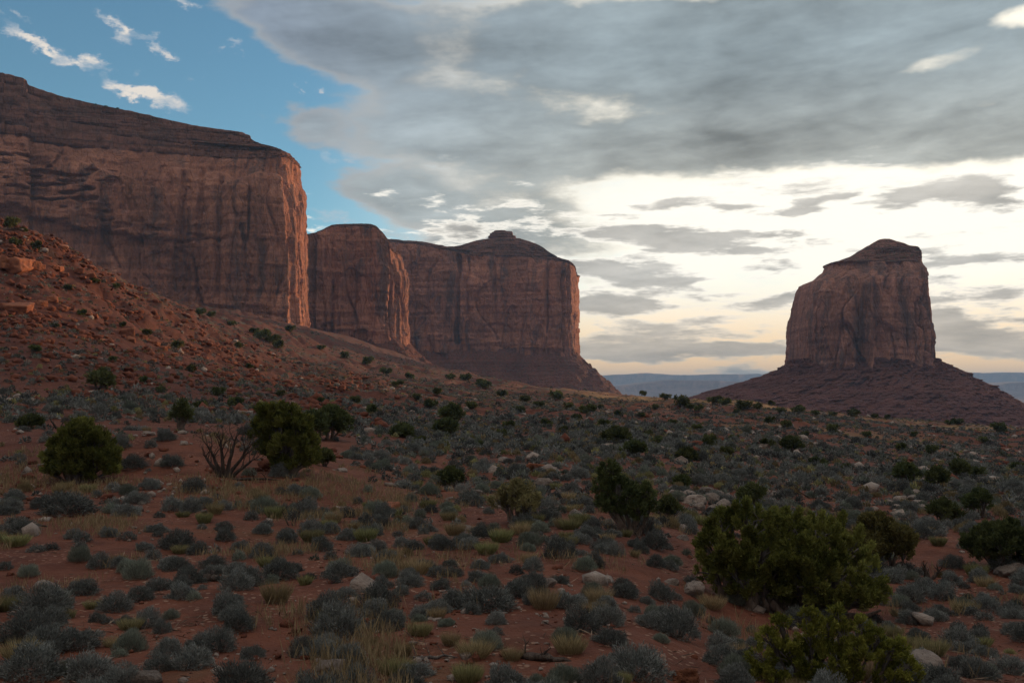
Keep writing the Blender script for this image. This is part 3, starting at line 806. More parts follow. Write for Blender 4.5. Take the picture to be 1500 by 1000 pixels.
def butte():
    root = bpy.data.objects.new('sandstone_butte', None); COL.objects.link(root)
    tag(root, 'lone sandstone butte with a sloping shoulder on a cone of dark red talus', 'butte')
    c0 = P(1265, 533, YB); base = np.array([c0[0], YB - 60, c0[2]]); root.location = base
    n = 720; th = np.linspace(0, 2 * math.pi, n, endpoint=False)
    ct, st = np.cos(th), np.sin(th)
    e = .62
    sx, sy = np.sign(ct) * np.abs(ct) ** e, np.sign(st) * np.abs(st) ** e
    pys = np.concatenate([np.linspace(545, 390, 150), np.linspace(389, 349.6, 60)])
    lp = np.array(LFT)[::-1]; rp = np.array(RGT)[::-1]
    rings = []; s = np.concatenate([[0], np.cumsum(np.hypot(np.diff(sx), np.diff(sy)))]) * 82
    k = YB / F
    hb = (rp[-2, 1] - lp[-2, 1]) / 2 * k
    for i, py in enumerate(pys):
        l = np.interp(py, lp[:, 0], lp[:, 1]); r_ = np.interp(py, rp[:, 0], rp[:, 1])
        l = l + 6; r_ = r_ - 1 - 15 * (py - 349) / 190.
        cxp = (l + r_) / 2; hw = max((r_ - l) / 2 * k, .5); z = float(P(cxp, py, YB)[2])
        dep = .62 * hw + .14 * hb * sstep(py, 360, 440)
        cx = (cxp - 750) * k
        v = (545 - py) / 155.
        amp = min(1, hw / 18)
        if py > 389:
            d = rockdisp(s, 0, 0, z, v, 7.0, 6.4, 6.0, 71.3, .8, .95)
            # rounded columns that end at their own heights
            colt = .62 + .30 * nz(s / 24, 3.3, 9.)
            d = d + 4.0 * (1 - np.abs(nz(s / 17, 1.1, 5.5)) * 2.2) * sstep(v, colt + .12, colt - .05)
            sf = 1 - .8 * sstep(np.abs(ct), .70, .97)
            d = (d - 3.5) * sf - 2.0 * (1 - sf)
        else:
            d = 2.0 * np.round(2.5 * nz(s / 70, z / 5., 3.1)) / 2 + 1.4 * nz(s / 20, z / 2.6, 1.7) + .7 * fbm(s / 6, z / 3, 2.2, 3) - .5
            d = d * amp * (1 - .6 * sstep(np.abs(ct), .70, .97)) - .8
        nrm = np.stack([sx / np.hypot(sx, sy), sy / np.hypot(sx, sy)], -1)
        rings.append(np.stack([cx + hw * sx + nrm[:, 0] * d, YB + dep * sy + nrm[:, 1] * d, np.full(n, z)], -1))
    W = np.stack(rings, 0) - base
    kcut = 150
    f = gridfaces(kcut + 1, n, True)
    obj('cliff', mesh('cliff', W[:kcut + 1].reshape(-1, 3), f, M['butte'], False), root)
    W2 = W[kcut:]; last = W2[-1:].mean(1, keepdims=True).repeat(n, 1); W2 = np.concatenate([W2, last], 0)
    obj('caprock', mesh('caprock', W2.reshape(-1, 3), gridfaces(len(W2), n, True), M['cap'], False), root)
    # talus cone: silhouettes on both sides
    TL = [(526, 1162), (533, 1156), (540, 1145), (550, 1122), (560, 1090), (568, 1062), (574, 1040), (600, 960), (640, 850)]
    TR = [(526, 1366), (533, 1374), (548, 1402), (560, 1422), (570, 1440), (583, 1462), (595, 1482), (607, 1503), (640, 1560)]
    tl_, tr_ = np.array(TL), np.array(TR)
    rings = []
    n2 = 900; th = np.linspace(0, 2 * math.pi, n2, endpoint=False); ct, st = np.cos(th), np.sin(th)
    sx, sy = np.sign(ct) * np.abs(ct) ** .8, np.sign(st) * np.abs(st) ** .8
    s = np.concatenate([[0], np.cumsum(np.hypot(np.diff(sx), np.diff(sy)))]) * 120
    for py in np.linspace(640, 526, 150):
        l = np.interp(py, tl_[:, 0], tl_[:, 1]); r_ = np.interp(py, tr_[:, 0], tr_[:, 1])
        q = (py - 526) / 114.
        cx = ((l + r_) / 2 - 750) * k; hw = (r_ - l) / 2 * k; z = float(P((l + r_) / 2, py, YB)[2])
        dep = .62 * hw + .14 * hb
        am = math.sin(math.pi * min(1, q * 1.6 + .05)) * .8 + .25
        d = am * (6 * fbm(s / 34, q * 3, 5.5, 4) - 8 * np.abs(nz(s / 24, q * 1.6, 8.8)) - 4 * np.abs(nz(s / 10, q * 2.6, 3.8))) + 3.2 * fbm(s / 6, z / 4, 4.4, 4, .66) + 1.2 * np.round(2 * nz(s / 90, z / 6.5, 6.6)) * am + 2.6 * sstep(nz(s / 5.0, z / 3.4, 9.9), .36, .48)
        nrm = np.stack([sx / np.hypot(sx, sy), sy / np.hypot(sx, sy)], -1)
        rings.append(np.stack([cx + hw * sx + nrm[:, 0] * d, YB + dep * sy + nrm[:, 1] * d, np.full(n2, z)], -1))
    W = np.stack(rings, 0) - base
    obj('talus_slope', mesh('talus_slope', W.reshape(-1, 3), gridfaces(len(W), n2, True), M['btalus'], False), root)


butte()

# ------------------------------------------------------------------ far plateau lines
def plateau(name, Y, knots, depth, seed):
    pxs = np.linspace(-1200, 2700, 700)
    kp = np.array(knots); py = np.interp(pxs, kp[:, 0], kp[:, 1]) + .8 * fbm(pxs / 60, seed, 0., 4) + 1.0 * np.round(1.2 * nz(pxs / 90, seed, 4.))
    x = (pxs - 750) / F * Y; zt = np.array([P(a, b, Y)[2] for a, b in zip(pxs, py)])
    yv = Y + .05 * Y * nz(pxs / 120, seed, 2.2) + .015 * Y * fbm(pxs / 22, seed, 7.7, 3)
    rows = []
    for q, oy in ((0, -.16), (.25, -.07), (.55, -.025), (.62, -.012), (.95, -.008), (1.0, 0), (1.0, depth)):
        rows.append(np.stack([x, yv + oy * Y, -58 + (zt + 58) * q + (6 * fbm(pxs / 9, q * 5, seed, 3) if 0 < q < .9 else 0)], -1))
    Wp = np.stack(rows, 0)
    o = obj(name, mesh(name, Wp.reshape(-1, 3), gridfaces(len(rows), len(pxs)), M['far'], True)); o['kind'] = 'structure'


plateau('distant_plateau', 11500, [(-1200, 556), (700, 553), (850, 551), (900, 549), (960, 547), (1010, 549), (1120, 547), (1300, 546), (1420, 545.5), (1500, 545), (1700, 548), (2700, 552)], .4, 1.1)
plateau('distant_hills', 7800, [(-1200, 575), (800, 572), (930, 563), (980, 556), (1040, 557), (1100, 560), (1300, 566), (1420, 566), (1500, 560), (1650, 556), (2700, 566)], .25, 5.1)
# unseen mesa added out of frame to keep the low sun off the flat
def shade_mesa():
    s_ = np.array([math.sin(SUN_AZ), math.cos(SUN_AZ)]); p_ = np.array([s_[1], -s_[0]])
    d0 = 2450.0; top = CZ + d0 * math.tan(SUN_EL) * 1.06
    cs = [d0 * s_ + p_ * l + s_ * o for l, o in ((-150, 40), (-80, -60), (120, -90), (330, -60), (520, 0), (560, 160), (330, 320), (60, 320), (-90, 210))]
    n = 260; th = np.linspace(0, len(cs), n, endpoint=False); C = np.array(cs + [cs[0]])
    x = np.interp(th, range(len(C)), C[:, 0]); y = np.interp(th, range(len(C)), C[:, 1])
    c = np.array([x.mean(), y.mean()]); ux, uy = x - c[0], y - c[1]; L = np.hypot(ux, uy); ux /= L; uy /= L
    q = np.arange(n) * 8.0
    root = obj('sandstone_mesa', None, None, (c[0], c[1], 0)); tag(root, 'unseen flat mesa added past the picture edge to shade the near flat', 'mesa')
    ring = []
    for v in np.linspace(0, 1, 60):
        z = 90 + (top - 90) * v; d = rockdisp(q, x, y, z, v, 8, 4, 5, 5.5, 1.0, 1.2) * (1 - .6 * (v > .98)) - 14 * v
        ring.append(np.stack([ux * (L + d), uy * (L + d), np.full(n, z)], -1))
    e = ring[-1] * [.05, .05, 1]; ring.append(e)
    obj('cliff', mesh('cliff', np.concatenate(ring), gridfaces(len(ring), n, True), M['mesa'], True), root)
    ring = [np.stack([ux * (L + 95 * (1 - v)), uy * (L + 95 * (1 - v)), -60 + 156 * v + 5 * fbm(q / 40, v * 3, 2.2, 4)], -1) for v in np.linspace(0, 1, 30)]
    obj('talus_slope', mesh('talus_slope', np.concatenate(ring), gridfaces(30, n, True), M['talus'], True), root)
    return top


TOP = shade_mesa()
# ------------------------------------------------------------------ plants: prototypes
def dome_dirs(n, r, up=.15):
    d = r.normal(size=(n, 3)); d[:, 2] = np.abs(d[:, 2]) + up
    return d / np.linalg.norm(d, axis=1)[:, None]


def shrub_proto(name, seed, nb, ln, wd, mat, flat=.62, lump=.28, upright=.35, inner=.45, jag=.25):
    """a dense cushion of twigs about 1 m wide"""
    r = np.random.RandomState(seed)
    d = dome_dirs(nb, r, .05)
    lob = 1 + lump * 1.6 * nz(d[:, 0] * 1.7 + seed, d[:, 1] * 1.7, d[:, 2] * 1.7) + lump * .8 * nz(d[:, 0] * 4 + seed, d[:, 1] * 4, d[:, 2] * 4 + 3)
    q = inner + (1 - inner) * r.rand(nb) ** .55
    p = d * (.46 * lob * q)[:, None]
    p[:, 2] = p[:, 2] * 2 * flat * .92 + .01
    dr = d * np.array([1, 1, 1.2]) + r.normal(size=(nb, 3)) * .55 + np.array([0, 0, upright])
    l = ln * (1 - jag + 2 * jag * r.rand(nb))
    V, Fc = blades(p, dr, l, wd * (.7 + .6 * r.rand(nb)), r)
    V[:, 2] = np.maximum(V[:, 2], -.02)
    t = np.clip(.45 + .25 * r.normal(size=nb) + .25 * nz(d[:, 0] * 2.5, d[:, 1] * 2.5, d[:, 2] * 2.5 + seed), 0, 1)
    return mesh(name, V, Fc, mat, False, {'tint': np.repeat(t, 4)})


def stem_proto(seed):
    r = np.random.RandomState(seed); mb = MB()
    for i in range(9):
        a = r.rand() * 6.28; R_ = .30 + .12 * r.rand(); h = .18 + .28 * r.rand()
        p = [[0, 0, -.04], [math.cos(a) * R_ * .4, math.sin(a) * R_ * .4, h * .35], [math.cos(a + .3) * R_, math.sin(a + .3) * R_, h]]
        mb.add(*tube(p, [.022, .014, .006], 4))
    return mb.build('stem', M['twig'])


def tuft_proto(name, seed, nb, mat, h=.55, spread=.32, wd=.012):
    """upright grass-like clump, about 0.6 m across"""
    r = np.random.RandomState(seed)
    a = r.rand(nb) * 6.28; q = np.sqrt(r.rand(nb)) * spread * .55
    p = np.stack([np.cos(a) * q, np.sin(a) * q, np.zeros(nb)], -1)
    lean = .15 + .75 * q / spread + .22 * r.rand(nb)
    a2 = a + r.normal(size=nb) * .6
    d = np.stack([np.cos(a2) * lean, np.sin(a2) * lean, np.ones(nb)], -1)
    V, Fc = blades(p, d, h * (.45 + .65 * r.rand(nb)), wd * (.7 + .6 * r.rand(nb)), r)
    return mesh(name, V, Fc, mat, False, {'tint': np.repeat(r.rand(nb), 4)})


NP = 6
P_sage = [[shrub_proto('foliage', 100 + i, 5200, .075, .013, M['sage'], .46 + .05 * (i % 3), .30, .25, .55) for i in range(NP)],
          [shrub_proto('sagebrush', 130 + i, 1000, .11, .030, M['sage'], .45 + .05 * (i % 3), .30, .25, .55) for i in range(NP)]]
P_blue = [[shrub_proto('foliage', 160 + i, 5200, .115, .0085, M['blue'], .56, .18, 1.1, .4) for i in range(4)],
          [shrub_proto('grey_green_shrub', 170 + i, 900, .16, .024, M['blue'], .6, .2, 1.0, .3) for i in range(4)]]
P_yel = [[tuft_proto('foliage', 180 + i, 1300, M['yellow'], .62, .55, .013) for i in range(4)],
         [tuft_proto('rabbitbrush', 185 + i, 420, M['yellow'], .6, .6, .03) for i in range(4)]]
P_straw = [[tuft_proto('foliage', 190 + i, 900, M['straw'], .62, .5, .010) for i in range(4)],
           [tuft_proto('bunchgrass', 195 + i, 300, M['straw'], .58, .5, .026) for i in range(4)]]
P_stem = [stem_proto(300 + i) for i in range(4)]
PROTO = {'sagebrush': P_sage, 'grey_green_shrub': P_blue, 'rabbitbrush': P_yel, 'bunchgrass': P_straw}
WNAT = {'sagebrush': 1.15, 'grey_green_shrub': 1.3, 'rabbitbrush': 1.2, 'bunchgrass': 1.15}
GROUP = {'sagebrush': 'grey sagebrush dotted over the red sand', 'grey_green_shrub': 'grey green brush dotted over the red sand', 'rabbitbrush': 'yellow green rabbitbrush among the sagebrush',
         'bunchgrass': 'straw coloured bunchgrass clumps among the sagebrush'}
PHRASE = {'sagebrush': 'grey sagebrush', 'grey_green_shrub': 'grey green brush', 'rabbitbrush': 'yellow green rabbitbrush', 'bunchgrass': 'straw coloured grass clump'}
CAT = {'sagebrush': 'shrub', 'grey_green_shrub': 'shrub', 'rabbitbrush': 'shrub', 'bunchgrass': 'grass clump'}
ITEMS = []      # [object, kind phrase, group key, px, py, width m]
LAND = []       # [phrase, px, py]


def put_shrub(kind, x, y, wm, r):
    z = float(H(x, y)); rz = r.rand() * 6.28; s = wm / WNAT[kind]
    hi = wm * F / y > 30
    lst = PROTO[kind][0 if hi else 1]; i = r.randint(len(lst))
    sc = (s * (.88 + .24 * r.rand()), s * (.88 + .24 * r.rand()), s * (.85 + .35 * r.rand()) * min(1.0, (1.15 / max(wm, .4)) ** .35))
    if hi:
        o = obj(kind, None, None, (x, y, z - .02), rz, sc)
        obj('foliage', lst[i], o)
        if kind == 'sagebrush' or kind == 'grey_green_shrub':
            obj('stem', P_stem[r.randint(4)], o)
    else:
        o = obj(kind, lst[i], None, (x, y, z - .02), rz, sc)
    tag(o, '', CAT[kind], GROUP[kind])
    px, py = proj(x, y, z + .25 * wm)
    ITEMS.append([o, PHRASE[kind], kind, px, py, wm])
    return o


# ------------------------------------------------------------------ trees
def juniper(name, label, px, py, wpx, hpx, seed, lobes=None, trunks=3, leaf='juniper', dens=1.0, spread=.35, land=None, cat='tree', bl=1.0, tr=1.0, at_y=None, group=None, open_=.0, bias=.5, drop=0):
    r = np.random.RandomState(seed)
    if at_y:
        x = (px - 750) / F * at_y; b = np.array([x, at_y, float(H(x, at_y))])
    else:
        b = at(px, py)
    k = b[1] / F; W_, H_ = wpx * k, hpx * k
    root = bpy.data.objects.new(name, None); COL.objects.link(root); root.location = b
    tag(root, label, cat, group)
    if lobes is None:
        lobes = []
        nl = max(5, int(9 * (wpx / hpx) ** .5))
        for i in range(nl):
            a = r.rand() * 6.28; q = math.sqrt((i + .5) / nl)
            hh = .34 + .46 * (1 - q * q * .8) * (.7 + .3 * r.rand())
            lobes.append((math.cos(a) * q * W_ * .34, math.sin(a) * q * W_ * .34, H_ * hh, (.20 + .05 * r.rand()) * (W_ * H_) ** .5))
        lobes.append((0, 0, H_ * .80, .2 * H_)); lobes.append((W_ * .1, 0, H_ * .5, .26 * (W_ * H_) ** .5))
    else:
        lobes = [((lx - px) * k, dy_ * k, (py - ly - drop) * k, lr * k) for lx, ly, lr, dy_ in lobes]
    wood = MB(); limbs = MB(); V_, F_, T_ = [], [], []; nV = 0
    bases = []
    for i in range(trunks):
        a = r.rand() * 6.28; q = spread * W_ * .30 * (i / max(1, trunks - 1) - .5) * 2 if trunks > 1 else 0
        bases.append(np.array([q, .25 * spread * W_ * (r.rand() - .5), -.15]))
    tr_r = .055 * H_ * tr
    for i, bb in enumerate(bases):
        for rt in range(3):
            a = r.rand() * 6.28
            e = bb + np.array([math.cos(a) * tr_r * 3.2, math.sin(a) * tr_r * 3.2, -.05])
            wood.add(*tube([bb + [0, 0, .55 * tr_r * 4], (bb + e) / 2 + [0, 0, .12], e], [tr_r * .7, tr_r * .5, tr_r * .2], 7, r, .08))
    px_px = 1.0 / k * (1024 / 1500.)         # render pixels per metre
    bw = max(.014, 1.05 / px_px) * bl; blen = bw * 3.8
    for j, (lx, ly, lz, lr) in enumerate(lobes):
        c = np.array([lx, ly, lz])
        bb = min(bases, key=lambda q: (q[0] - lx) ** 2 + .5 * (q[1] - ly) ** 2 + .02 * r.rand())
        mid = bb + (c - bb) * .5 + np.array([(bb[0] - lx) * .12, 0, -.04 * H_]) + r.normal(size=3) * .06 * H_
        pts = []
        for t in np.linspace(0, 1, 7):
            pts.append((1 - t) ** 2 * bb + 2 * t * (1 - t) * mid + t * t * c + (r.normal(size=3) * .018 * H_ if 0 < t < 1 else 0))
        pts = np.array(pts)
        wood.add(*tube(pts, tr_r * np.array([1.0, .82, .66, .52, .4, .28, .14]) * (.75 + .4 * r.rand()), 8, r, .10))
        ns = max(7, int(24 * dens)) if wpx > 70 else max(6, int(13 * dens))
        sd = r.normal(size=(ns, 3)); sd[:, 2] += bias; sd /= np.linalg.norm(sd, axis=1)[:, None]
        sr = lr * (.22 + .16 * r.rand(ns))
        scn = c + sd * (lr * (.62 + .34 * r.rand(ns)))[:, None] * np.array([1.05, 1.05, .85])
        ok = scn[:, 2] > .10 * H_; lt_ = .13 * r.normal()
        for q_, (sc_, rd_) in enumerate(zip(scn[ok], sr[ok])):
            m2 = (c + sc_) / 2 + r.normal(size=3) * lr * .12
            st_ = pts[4] if r.rand() < .5 else pts[5]
            limbs.add(*tube([st_, m2, sc_], [tr_r * .22, tr_r * .13, tr_r * .05], 4))
            nb = int(1.25 * dens * 4 * rd_ * rd_ * 3.14 / (bw * blen * .5) * (1 - open_))
            nb = int(np.clip(nb, 24, 1300))
            g_ = max(1, nb // 6)
            ax = sd[ok][q_] * .65 + np.array([0, 0, .75]) + r.normal(size=3) * .22; ax /= np.linalg.norm(ax)
            tt = r.rand(g_); gd = r.normal(size=(g_, 3)); gd /= np.linalg.norm(gd, axis=1)[:, None]
            gp = sc_ + ax * (rd_ * (tt * 1.8 - .75))[:, None] + gd * (rd_ * .62 * (1 - .72 * tt) * (.5 + .5 * r.rand(g_)))[:, None]
            pos = np.repeat(gp, 6, 0) + r.normal(size=(g_ * 6, 3)) * blen * .22
            dr = np.repeat(ax + .55 * gd, 6, 0) + r.normal(size=(g_ * 6, 3)) * .34
            V, Fc = blades(pos, dr, blen * (.7 + .6 * r.rand(g_ * 6)), bw * (.7 + .6 * r.rand(g_ * 6)), r)
            t = np.clip(.42 + lt_ + .17 * r.normal() + .18 * np.repeat(r.normal(size=g_), 6) + .1 * r.normal(size=g_ * 6), 0, 1)
            V_.append(V); F_.append(Fc + nV); T_.append(np.repeat(t, 4)); nV += len(V)
    obj('trunk', wood.build('trunk', M['bark'], True), root)
    obj('branch', limbs.build('branch', M['twig']), root)
    obj('crown', mesh('crown', np.concatenate(V_), np.concatenate(F_), M[leaf], False, {'tint': np.concatenate(T_)}), root)
    if land:
        LAND.append([land, px, py - hpx * .35, b])
    return root


juniper('juniper_tree', 'large spreading juniper with several twisted grey trunks and a broad yellow green crown', 1122, 893, 290, 165, 21, [
    (1050, 800, 33, -6), (1062, 772, 30, 10), (1105, 766, 40, 0), (1108, 805, 36, -25), (1150, 778, 40, 10), (1165, 812, 36, -20), (1205, 788, 42, 5), (1240, 806, 38, 0), (1262, 832, 32, 5),
    (1225, 838, 38, -22), (1276, 858, 24, -5), (1185, 845, 38, -25), (1140, 840, 34, -10), (1085, 838, 28, -22), (1045, 835, 22, 0), (1250, 872, 30, -20), (1212, 875, 26, -30), (1285, 884, 18, -8), (1118, 835, 34, -16), (1165, 850, 34, -26), (1075, 815, 30, -18), (1195, 820, 38, -16), (1158, 798, 34, -8), (1178, 806, 30, 0), (1140, 812, 30, -14)],
    trunks=5, dens=.90, bias=.30, drop=8, spread=.62, land='the large spreading juniper', tr=1.25)
juniper('juniper_shrub', 'bushy young juniper with bright yellow green sprays, cut by the lower picture edge', 1205, 1030, 240, 140, 22, [
    (1108, 972, 20, 0), (1122, 945, 15, 5), (1140, 925, 13, 5), (1142, 965, 24, -4), (1178, 912, 13, 0), (1182, 940, 20, 0), (1170, 975, 28, -6), (1206, 930, 16, 6), (1222, 908, 11, 8), (1228, 940, 18, 0), (1255, 928, 14, 4), (1250, 962, 26, -6), (1278, 945, 14, 0),
    (1296, 965, 20, 0), (1318, 985, 22, 0), (1312, 955, 10, 4), (1208, 975, 28, -10), (1115, 1005, 28, -3), (1290, 1010, 34, -6), (1225, 1010, 36, -12), (1160, 1012, 30, -10)], trunks=4, dens=.8, drop=14, spread=.5, leaf='juniper_bright', land='the bushy young juniper', tr=.7, at_y=14.0)
juniper('juniper_tree', 'dull olive juniper half hidden behind the large spreading juniper', 1290, 838, 105, 82, 23, leaf='juniper_brown', land='the dull olive juniper', dens=1.0)
juniper('juniper_tree', 'dark bushy juniper cut by the picture edge below the butte', 1478, 832, 135, 62, 24, leaf='juniper_dark', land='the picture edge juniper')
juniper('juniper_tree', 'rounded dense juniper on a pale sandy bank, next to a lower wider one', 1437, 758, 46, 40, 25, leaf='juniper_dark', land='the rounded dense juniper', trunks=2)
juniper('juniper_tree', 'low wide juniper beside the rounded dense juniper', 1384, 768, 54, 34, 26, leaf='juniper_dark', land='the low wide juniper', trunks=2)
juniper('juniper_tree', 'open dark juniper with a bare forked trunk in the middle of the flat', 921, 783, 96, 104, 27, [
    (893, 692, 15, 0), (884, 714, 14, 4), (905, 717, 20, 0), (886, 738, 14, -4), (923, 731, 21, 3), (946, 725, 14, 0), (933, 748, 15, -5), (950, 741, 10, 4), (905, 747, 14, 5)],
    leaf='juniper_dark', trunks=2, spread=.15, land='the open dark juniper', dens=1.05)
juniper('juniper_tree', 'sparse brownish juniper with thin bare branches showing through', 758, 769, 74, 66, 28, leaf='juniper_pale', trunks=3, dens=.75, open_=.5, land='the sparse brownish juniper')
juniper('juniper_shrub', 'small twiggy grey green juniper next to the open dark juniper', 978, 765, 42, 38, 29, leaf='juniper_dark', dens=.8, open_=.3, trunks=2, land='the small twiggy juniper')
juniper('juniper_tree', 'domed olive juniper on the sandy rise with dry grass at its foot', 116, 705, 108, 90, 30, [
    (116, 645, 24, 0), (95, 655, 22, 3), (138, 655, 24, 0), (82, 675, 18, 0), (112, 672, 26, -8), (140, 680, 24, -4), (158, 672, 18, 2), (74, 692, 12, 0), (160, 692, 14, 0), (118, 693, 20, -6), (120, 628, 14, 0)],
    leaf='juniper', trunks=3, dens=1.15, land='the domed olive juniper')
juniper('juniper_tree', 'tall dense juniper leaning away from the bare dead tree', 420, 696, 96, 103, 31, [
    (395, 612, 20, 0), (420, 610, 18, 4), (385, 635, 18, 0), (410, 635, 26, -4), (437, 630, 20, 2), (392, 658, 16, 0), (420, 660, 26, -4), (446, 655, 20, 0), (456, 672, 12, 0), (440, 680, 16, -2), (410, 675, 14, 3)],
    leaf='juniper', trunks=3, dens=1.2, land='the tall leaning juniper')
juniper('juniper_tree', 'dark flat topped juniper just behind the tall leaning juniper', 478, 644, 76, 46, 32, leaf='juniper_dark', land='the dark flat topped juniper')
juniper('juniper_shrub', 'slender upright juniper at the back edge of the sandy rise', 265, 631, 28, 44, 33, leaf='juniper_dark', trunks=2, land='the slender upright juniper')
juniper('juniper_shrub', 'dark ragged juniper at the foot of the red talus', 146, 571, 46, 27, 34, leaf='juniper_dark', land='the ragged juniper', trunks=2)
juniper('juniper_shrub', 'compact green juniper standing among pale stones on the flat', 661, 712, 38, 26, 35, leaf='juniper_dark', trunks=2, land='the compact green juniper')
juniper('juniper_shrub', 'dark low juniper behind the crown of the large spreading juniper', 1101, 742, 46, 30, 36, leaf='juniper_dark', trunks=2, land='the dark low juniper')
juniper('juniper_shrub', 'small juniper among the pale boulder pile', 1000, 716, 26, 16, 37, leaf='juniper_dark', trunks=1, land='the boulder pile juniper')
juniper('juniper_shrub', 'green juniper on the slope above the sandy bank, widest of three in a row', 1330, 708, 38, 28, 38, leaf='juniper_dark', trunks=2, land='the widest slope juniper')
juniper('juniper_shrub', 'ball shaped juniper at the top of the sandy bank', 1374, 716, 32, 30, 39, leaf='juniper_dark', trunks=1, land='the ball shaped juniper')
juniper('juniper_shrub', 'small dark juniper just behind the ball shaped juniper', 1406, 700, 26, 25, 40, leaf='juniper_dark', trunks=1, land='the ball juniper neighbour')
juniper('juniper_shrub', 'low green juniper on the near side of the domed olive juniper, beyond the sandy rise', 44, 628, 34, 17, 41, leaf='juniper_dark', trunks=1, land='the low green juniper')
juniper('juniper_shrub', 'round green juniper tucked under the tall leaning juniper', 476, 683, 26, 22, 42, leaf='juniper_dark', trunks=1, land='the tucked rounded juniper')
juniper('juniper_shrub', 'dark juniper on the dark slope beyond the open dark juniper', 902, 652, 42, 24, 43, leaf='juniper_dark', trunks=2, land='the dark slope juniper')
juniper('juniper_shrub', 'low olive juniper a little below the dark slope juniper', 930, 668, 38, 19, 44, leaf='juniper_dark', trunks=2, land='the low olive juniper')
juniper('juniper_shrub', 'green juniper with a flat crown on the rocky slope short of the crest', 1006, 678, 30, 18, 45, leaf='juniper_dark', trunks=2, land='the flat crowned juniper')
juniper('juniper_shrub', 'wide dark juniper on the open slope below the crest', 1160, 662, 30, 19, 46, leaf='juniper_dark', trunks=1, land='the wide dark slope juniper')
juniper('juniper_shrub', 'olive juniper patch on the mid slope with a bright top', 590, 640, 36, 14, 47, leaf='juniper_dark', trunks=1, land='the olive mid slope juniper')
juniper('juniper_shrub', 'dark juniper in the gully below the red bank', 662, 622, 34, 28, 48, leaf='juniper_dark', trunks=2, land='the dark gully juniper')
juniper('juniper_shrub', 'spreading green juniper just below the dark gully juniper', 655, 634, 44, 16, 49, leaf='juniper_dark', trunks=2, land='the spreading gully juniper')

# small far bushes: one set of shapes, copied
far_p = []
for i in range(4):
    r = np.random.RandomState(400 + i); V_, F_, T_ = [], [], []; nV = 0
    for j in range(11):
        a = r.rand() * 6.28; q = math.sqrt(r.rand()) * .34; c = np.array([math.cos(a) * q, math.sin(a) * q, .18 + .36 * r.rand() * (1 - q)])
        d = r.normal(size=(60, 3)); d[:, 2] += .3; d /= np.linalg.norm(d, axis=1)[:, None]
        V, Fc = blades(c + d * .15 * r.rand(60, 1), d + r.normal(size=(60, 3)) * .4 + [0, 0, .4], .16, .075, r)
        V_.append(V); F_.append(Fc + nV); nV += len(V); T_.append(np.full(len(V), np.clip(.45 + .3 * r.normal(), 0, 1)))
    far_p.append(mesh('juniper_bush', np.concatenate(V_), np.concatenate(F_), M['juniper_dark'], False, {'tint': np.concatenate(T_)}))
FARB = [(942, 580, 12), (975, 586, 16), (998, 598, 24), (1012, 600, 14), (1023, 602, 12), (1048, 592, 22), (1062, 594, 16), (1090, 600, 24), (1110, 600, 14), (1130, 592, 10), (1128, 620, 16), (1152, 628, 18), (1125, 655, 20), (1170, 604, 20),
        (1194, 608, 14), (1220, 610, 12), (1250, 611, 18), (1282, 613, 12), (1300, 614, 10), (1390, 622, 12), (1402, 622, 16), (1463, 634, 20), (1350, 612, 12), (1080, 606, 12), (1143, 606, 14), (1220, 634, 20), (1040, 655, 24), (1075, 645, 16),
        (1200, 685, 26), (1240, 690, 16), (1065, 668, 20), (885, 625, 20), (860, 606, 22), (833, 600, 18), (845, 615, 16), (905, 610, 14), (880, 600, 12), (790, 596, 16), (760, 604, 18), (815, 586, 18), (770, 590, 20), (735, 582, 18), (705, 566, 24),
        (712, 570, 16), (690, 600, 20), (640, 580, 16), (630, 598, 20), (610, 586, 14), (582, 566, 16), (600, 556, 14), (565, 548, 18), (660, 556, 16), (683, 558, 18), (540, 535, 16), (505, 525, 14), (470, 514, 14), (425, 486, 16), (400, 502, 20),
        (385, 497, 26), (408, 512, 18), (372, 488, 16), (295, 462, 18), (310, 465, 14), (340, 478, 14), (365, 540, 14), (350, 510, 12), (545, 606, 22), (520, 590, 14), (470, 590, 12), (412, 580, 14), (260, 512, 18), (280, 545, 14), (215, 492, 14),
        (180, 480, 12), (165, 530, 12), (120, 462, 14), (100, 425, 12), (53, 368, 20), (22, 360, 18), (18, 335, 22), (35, 340, 12), (138, 415, 14), (170, 424, 12), (80, 480, 12), (50, 515, 16), (210, 560, 14), (235, 575, 14), (320, 580, 20), (345, 596, 26),
        (295, 600, 20), (615, 650, 20), (735, 640, 16), (745, 628, 18), (800, 625, 18), (825, 634, 14), (700, 655, 14), (780, 690, 16), (965, 650, 18), (950, 640, 14), (1320, 660, 18), (1365, 665, 22), (1395, 672, 16), (1440, 650, 14), (1490, 690, 24), (1340, 640, 12),
        (1270, 640, 14), (1430, 700, 26), (1180, 640, 12), (1100, 632, 12), (1020, 630, 16), (985, 622, 14), (940, 612, 12), (960, 600, 10)]
r = np.random.RandomState(77)
for px, py, wpx in FARB:
    b = at(px, py); wm = min(wpx * b[1] / F * 1.1, 6.0)
    o = obj('juniper_bush', far_p[r.randint(4)], None, b - [0, 0, .03 * wm], r.rand() * 6.28, (wm * (.9 + .3 * r.rand()), wm * (.9 + .3 * r.rand()), wm * (.8 + .4 * r.rand())))
    tag(o, '', 'bush', 'small dark juniper bushes on the slopes and crest')
    ITEMS.append([o, 'dark juniper bush', 'juniper_bush', px, py, wm])


